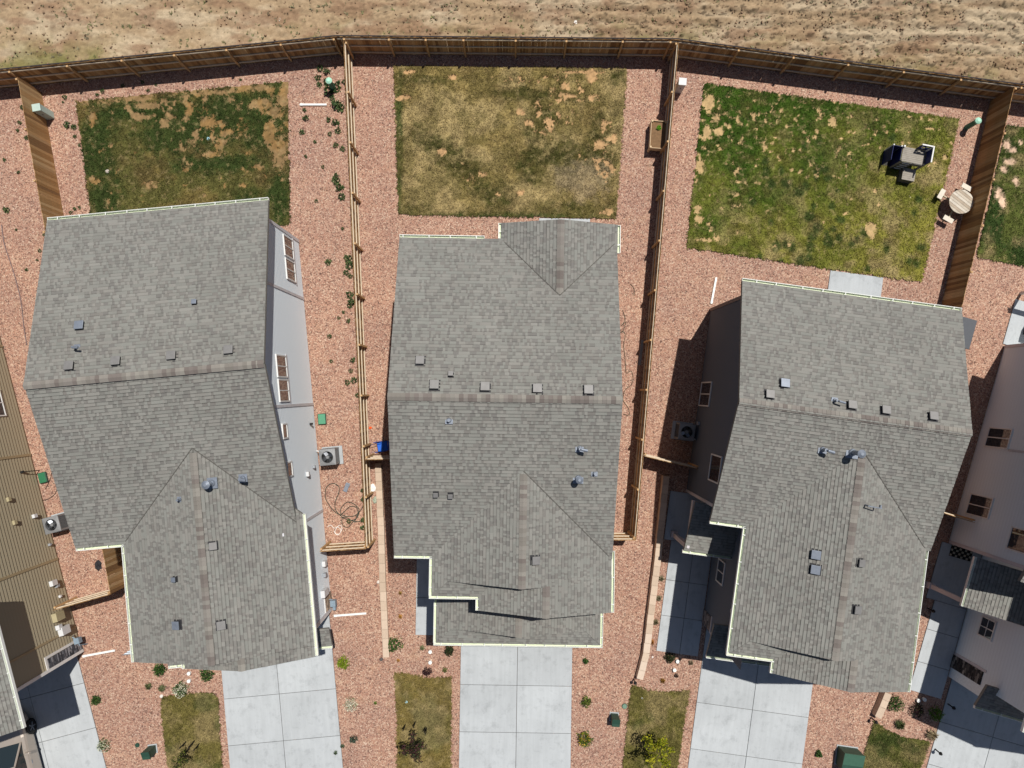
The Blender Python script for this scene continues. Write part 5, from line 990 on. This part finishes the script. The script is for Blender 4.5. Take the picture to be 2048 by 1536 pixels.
shrub(1787, 1403, 17, .55, GA, 'large green shrub beside the short stepped block wall', 420, .05); shrub(1831, 1417, 14, .5, GDK + GP, 'dark purplish shrub between two green shrubs', 420, .045); shrub(1869, 1425, 15, .45, [(90, 130, 32), (110, 150, 40)], 'bright green shrub beside the pale house driveway', 420, .045); tuft(1797, 1447, 12, .35, (74, 84, 48), 'dark green grass clump above the transformer lawn', 160); tuft(1861, 1466, 14, .4, (168, 152, 118), 'straw coloured grass clump beside the pale house driveway', 140); shrub(1636, 1506, 7, .3, GA, 'small green shrub right of the brown house driveway', 220)
tuft(672, 1503, 5, .25, (90, 106, 80), 'grey green weed at the grey house driveway edge', 60); tuft(686, 1490, 5, .25, (90, 106, 80), 'weed at the grey house driveway edge near the small shrub', 60)
# seedling in the planter
q = P(1318, 256, .65); e = thing('seedling', 'bright green seedling growing in the cream planter', 'plant', (q.x, q.y, .62)); V, F_, K = leafcloud((0, 0, .02), .12, .18, 60, .05, [np.array(lin((92, 150, 30)))], 4); put(npmesh('foliage', V, F_, K, M_attr), 'foliage', e)
b = MB(); b.tube([(0, 0, 0), (0, 0, .12)], .006, 4); b.build('stem', M_green, e)
# weeds in the gravel: a few shared meshes, many plants
WM = []
for k in range(5):
    V, F_, K = leafcloud((0, 0, .02), .16, .09 + .03 * k, 46, .06, [np.array(lin(c)) * .75 for c in [(84, 106, 62), (106, 124, 76), (66, 88, 52)]], 40 + k); WM.append(npmesh('weed', V, F_, K, M_attr))
def weed(px, py, s, grp):
    q = P(px, py); o = put(rnd.choice(WM), 'weed'); o.location = (q.x, q.y, 0); k = s * .0253 / .16; o.rotation_euler = (0, 0, rnd.uniform(0, 6)); o.scale = (k, k, k); tag(o, grp[1], 'weed', grp[0])
G1 = ('weeds along the middle fence', 'green weed in the gravel along the rail fence of the patchy lawn yard'); G2 = ('weeds in the left yard gravel', 'small green weed in the gravel around the flat board fence left of the patchy lawn'); G3 = ('weeds near the top fence', 'tiny green weed in the gravel strip above the patchy back lawn')
for x, y, s in [(640, 138, 7), (655, 145, 8), (636, 156, 7), (660, 180, 13), (672, 175, 12), (640, 170, 6), (672, 212, 12), (682, 216, 10), (609, 220, 5), (612, 237, 7), (604, 265, 6), (630, 284, 4), (672, 245, 8), (676, 262, 7), (660, 268, 5), (672, 290, 6), (685, 298, 6), (658, 240, 6), (674, 362, 9), (680, 375, 9), (684, 395, 8), (646, 334, 4), (672, 352, 6), (612, 313, 4), (633, 402, 4), (685, 458, 4), (657, 525, 7), (698, 517, 9), (700, 530, 9), (692, 545, 6), (701, 552, 5), (700, 590, 8), (703, 603, 9), (700, 612, 6), (687, 625, 4), (678, 636, 4), (697, 642, 5), (660, 673, 5), (663, 722, 4), (706, 720, 6), (702, 742, 5), (709, 760, 7), (695, 765, 6), (715, 790, 5), (725, 980, 6), (727, 998, 6), (698, 1043, 5), (725, 1040, 6), (726, 1055, 6), (690, 165, 6), (655, 165, 8), (664, 195, 6)]: weed(x, y, s, G1)
for x, y, s in [(40, 245, 5), (36, 262, 4), (45, 215, 5), (137, 250, 8), (148, 254, 6), (150, 273, 4), (160, 290, 4), (15, 420, 7), (55, 275, 5), (10, 320, 4), (38, 345, 4), (80, 502, 4), (54, 540, 4), (75, 520, 3), (88, 470, 3), (150, 418, 4), (142, 425, 4), (160, 415, 4), (33, 460, 3), (127, 205, 3)]: weed(x, y, s, G2)
for x, y, s in [(130, 195, 5), (205, 182, 5), (246, 172, 4), (285, 165, 4), (297, 182, 4), (312, 170, 3), (195, 190, 4), (481, 160, 3)]: weed(x, y, s, G3)

# young trees
def sapling(px, py, hgt, lean, crown, cols, n, size, label, stakes, seed, tw=.03, dark=(58, 48, 40)):
    q = P(px, py); e = thing('sapling_tree', label, 'tree', (q.x, q.y, 0), 0, 'young front lawn trees'); rg = random.Random(seed); M_b = mat('sapling_bark_%d' % seed, dark, .85, .15, 9)
    t = MB(); top = Vector((lean[0], lean[1], hgt)); t.tube([(0, 0, 0), top * .5, top], [tw, tw * .75, tw * .35], 8)
    tips = []
    for k in range(11):
        f = rg.uniform(.45, .95); a = rg.uniform(0, 6.283); s = top * f; r = crown * rg.uniform(.5, 1.0); p = s + Vector((math.cos(a) * r, math.sin(a) * r, rg.uniform(.15, .5) * crown)); m_ = (s + p) / 2 + Vector((0, 0, .06)); t.tube([s, m_, p], [tw * .4, tw * .28, tw * .12], 5); tips += [p, m_, p * .7 + s * .3]
    t.build('trunk', M_b, e)
    Vs, Fs, Ks, o = [], [], [], 0
    for i, p in enumerate(tips + [top]):
        V, F_, K = leafcloud(tuple(p - Vector((0, 0, .1))), crown * .33, crown * .35, n, size, [np.array(lin(c)) * .75 for c in cols], seed * 50 + i); Vs.append(V); Fs.append(F_ + o); Ks.append(K); o += len(V)
    put(npmesh('crown', np.concatenate(Vs), np.concatenate(Fs), np.concatenate(Ks), M_attr), 'crown', e)
    for sx, sy in stakes: b = MB(); b.tube([(sx, sy, 0), (sx * 1.05, sy * 1.05, .75)], .028, 6); b.build('stake', M_black, e)
sapling(829, 1462, 2.1, (.15, -.15), .62, [(58, 66, 34), (70, 40, 44), (84, 52, 52), (46, 50, 28)], 12, .075, 'purple leaved sapling with dark stakes on the straw front lawn', [(-.45, .35), (.05, .5), (.55, .25), (.62, .2)], 3)
sapling(1296, 1462, 2.3, (.2, -.1), .7, [(132, 138, 20), (150, 152, 30), (104, 116, 20), (164, 160, 40)], 16, .085, 'yellow green leafy sapling on the front lawn left of the brown house driveway', [], 4)
sapling(383, 1490, 1.6, (-.15, -.25), .4, [(70, 84, 24), (52, 62, 24), (96, 104, 30)], 7, .055, 'sparse thin sapling with three dark stakes on the grey house front lawn', [(-.25, .2), (.18, .25), (.42, .1)], 5)

# ------------------------------------------------------------------ silver car on the far left driveway
q = P(64, 1452, .35); HD = R(15); e = thing('parked_car', 'silver car parked nose in on the tan house driveway', 'car', (0, 0, 0), HD)
M_car = mat('silver_beige_paint', (178, 168, 158), .3, .03, 2, metal=.35, spec=.5); M_cg = bpy.data.materials.new('car_glass'); M_cg.use_nodes = True; bb = M_cg.node_tree.nodes['Principled BSDF']; bb.inputs['Base Color'].default_value = (.02, .03, .035, 1); bb.inputs['Roughness'].default_value = .04; bb.inputs['Coat Weight'].default_value = .4
# body sections along the length (y forward), each: y, half width, sill z, belt z, top half width, top z
def ring_sec(y, hwid, z0, zs, tw_, zt):
    pts = [(-hwid * .92, z0), (-hwid, z0 + .18), (-hwid, zs - .12), (-hwid * .965, zs), (-tw_, zt - .02), (-tw_ * .6, zt + .015), (0, zt + .025)]
    pts = pts + [(-x, z) for x, z in pts[-2::-1]]; return [Vector((x, y, z)) for x, z in pts]
secs = [(2.3, .62, .35, .62, .5, .66), (2.2, .82, .28, .74, .7, .8), (1.9, .92, .24, .86, .78, .94), (1.2, .95, .22, .93, .82, 1.02), (.62, .95, .22, .97, .86, 1.06), (.3, .95, .22, 1.0, .86, 1.08), (-.9, .95, .22, 1.02, .86, 1.1), (-1.9, .94, .24, 1.02, .86, 1.1), (-2.4, .88, .32, 1.0, .78, 1.06), (-2.5, .8, .4, .95, .7, 1.0)]
m = MB(); rings = [ring_sec(*s) for s in secs]
for a, b in zip(rings, rings[1:]):
    for k in range(len(a) - 1): m.poly([a[k], a[k + 1], b[k + 1], b[k]])
m.poly(rings[0][::-1]); m.poly(rings[-1]); m.build('body', M_car, e, smooth=True)
m = MB(); cab = [(1.0, .80, 1.02, .74, 1.07), (.12, .82, 1.05, .66, 1.62), (-1.2, .82, 1.06, .66, 1.66), (-2.0, .8, 1.06, .62, 1.58), (-2.38, .76, 1.05, .7, 1.1)]
cr4 = [[Vector((-a, y, z0)), Vector((-b, y, z1)), Vector((b, y, z1)), Vector((a, y, z0))] for y, a, z0, b, z1 in cab]
for a, b in zip(cr4, cr4[1:]):
    for k in range(3): m.poly([a[k], a[k + 1], b[k + 1], b[k]])
m.build('greenhouse', M_cg, e)
m = MB(); rf = [[Vector((-.66, y, z)), Vector((-.3, y, z + .03)), Vector((.3, y, z + .03)), Vector((.66, y, z))] for y, z in ((.12, 1.63), (-.5, 1.672), (-1.2, 1.675), (-2.0, 1.6))]
for a, b in zip(rf, rf[1:]):
    for k in range(3): m.poly([a[k], a[k + 1], b[k + 1], b[k]])
m.build('roof_panel', M_car, e, smooth=True)
m = MB()
for s in (-1, 1):
    m.tube([(s * .79, 1.0, 1.06), (s * .68, .12, 1.63)], .045, 6); m.tube([(s * .67, .12, 1.64), (s * .67, -1.2, 1.67), (s * .63, -2.0, 1.59)], .03, 6); m.tube([(s * .84, -.75, 1.06), (s * .67, -.8, 1.65)], .03, 6); m.tube([(s * .77, -2.38, 1.08), (s * .63, -2.0, 1.59)], .04, 6)
m.build('window_pillars', M_car, e)
for sx in (-1, 1):
    for y in (1.42, -1.5):
        T = Matrix.Translation((sx * .86, y, .36)) @ Matrix.Rotation(R(90), 4, 'Y'); t = MB(); t.cyl((0, 0), .36, .36, -.12, .12, 24, True, T); t.cyl((0, 0), .40, .40, -.08, .095, 24, False, T); w_ = t.build('wheel', M_black, e)
        r_ = MB(); r_.cyl((0, 0), .24, .24, .121 if sx > 0 else -.135, .135 if sx > 0 else -.121, 20, True, T); ro = r_.build('rim', mat('rim_dark', (52, 52, 56), .4, .05, metal=.6), w_)
        sp = MB()
        for k in range(5): sp.box((.12, 0, sx * .14), (.2, .045, .02), T @ Matrix.Rotation(k * 1.2566, 4, 'Z'))
        sp.build('spokes', M_galv, w_)
    m = MB(); m.box((sx * 1.06, .42, 1.14), (.26, .12, .17)); m.box((sx * .93, .42, 1.06), (.12, .06, .06)); m.build('mirror', M_car, e, bevel=.03)
    m = MB(); m.box((sx * .62, 2.17, .7), (.28, .12, .12)); m.build('headlight', M_trim, e, bevel=.02)
    m = MB(); m.box((sx * .953, -.1, .86), (.02, .2, .03)); m.build('door_handle', M_galv, e)
wl_ = Matrix.Rotation(HD, 4, 'Z') @ Vector((.95, 1.42, .36)); e.location = (q.x - wl_.x, q.y - wl_.y, .05)
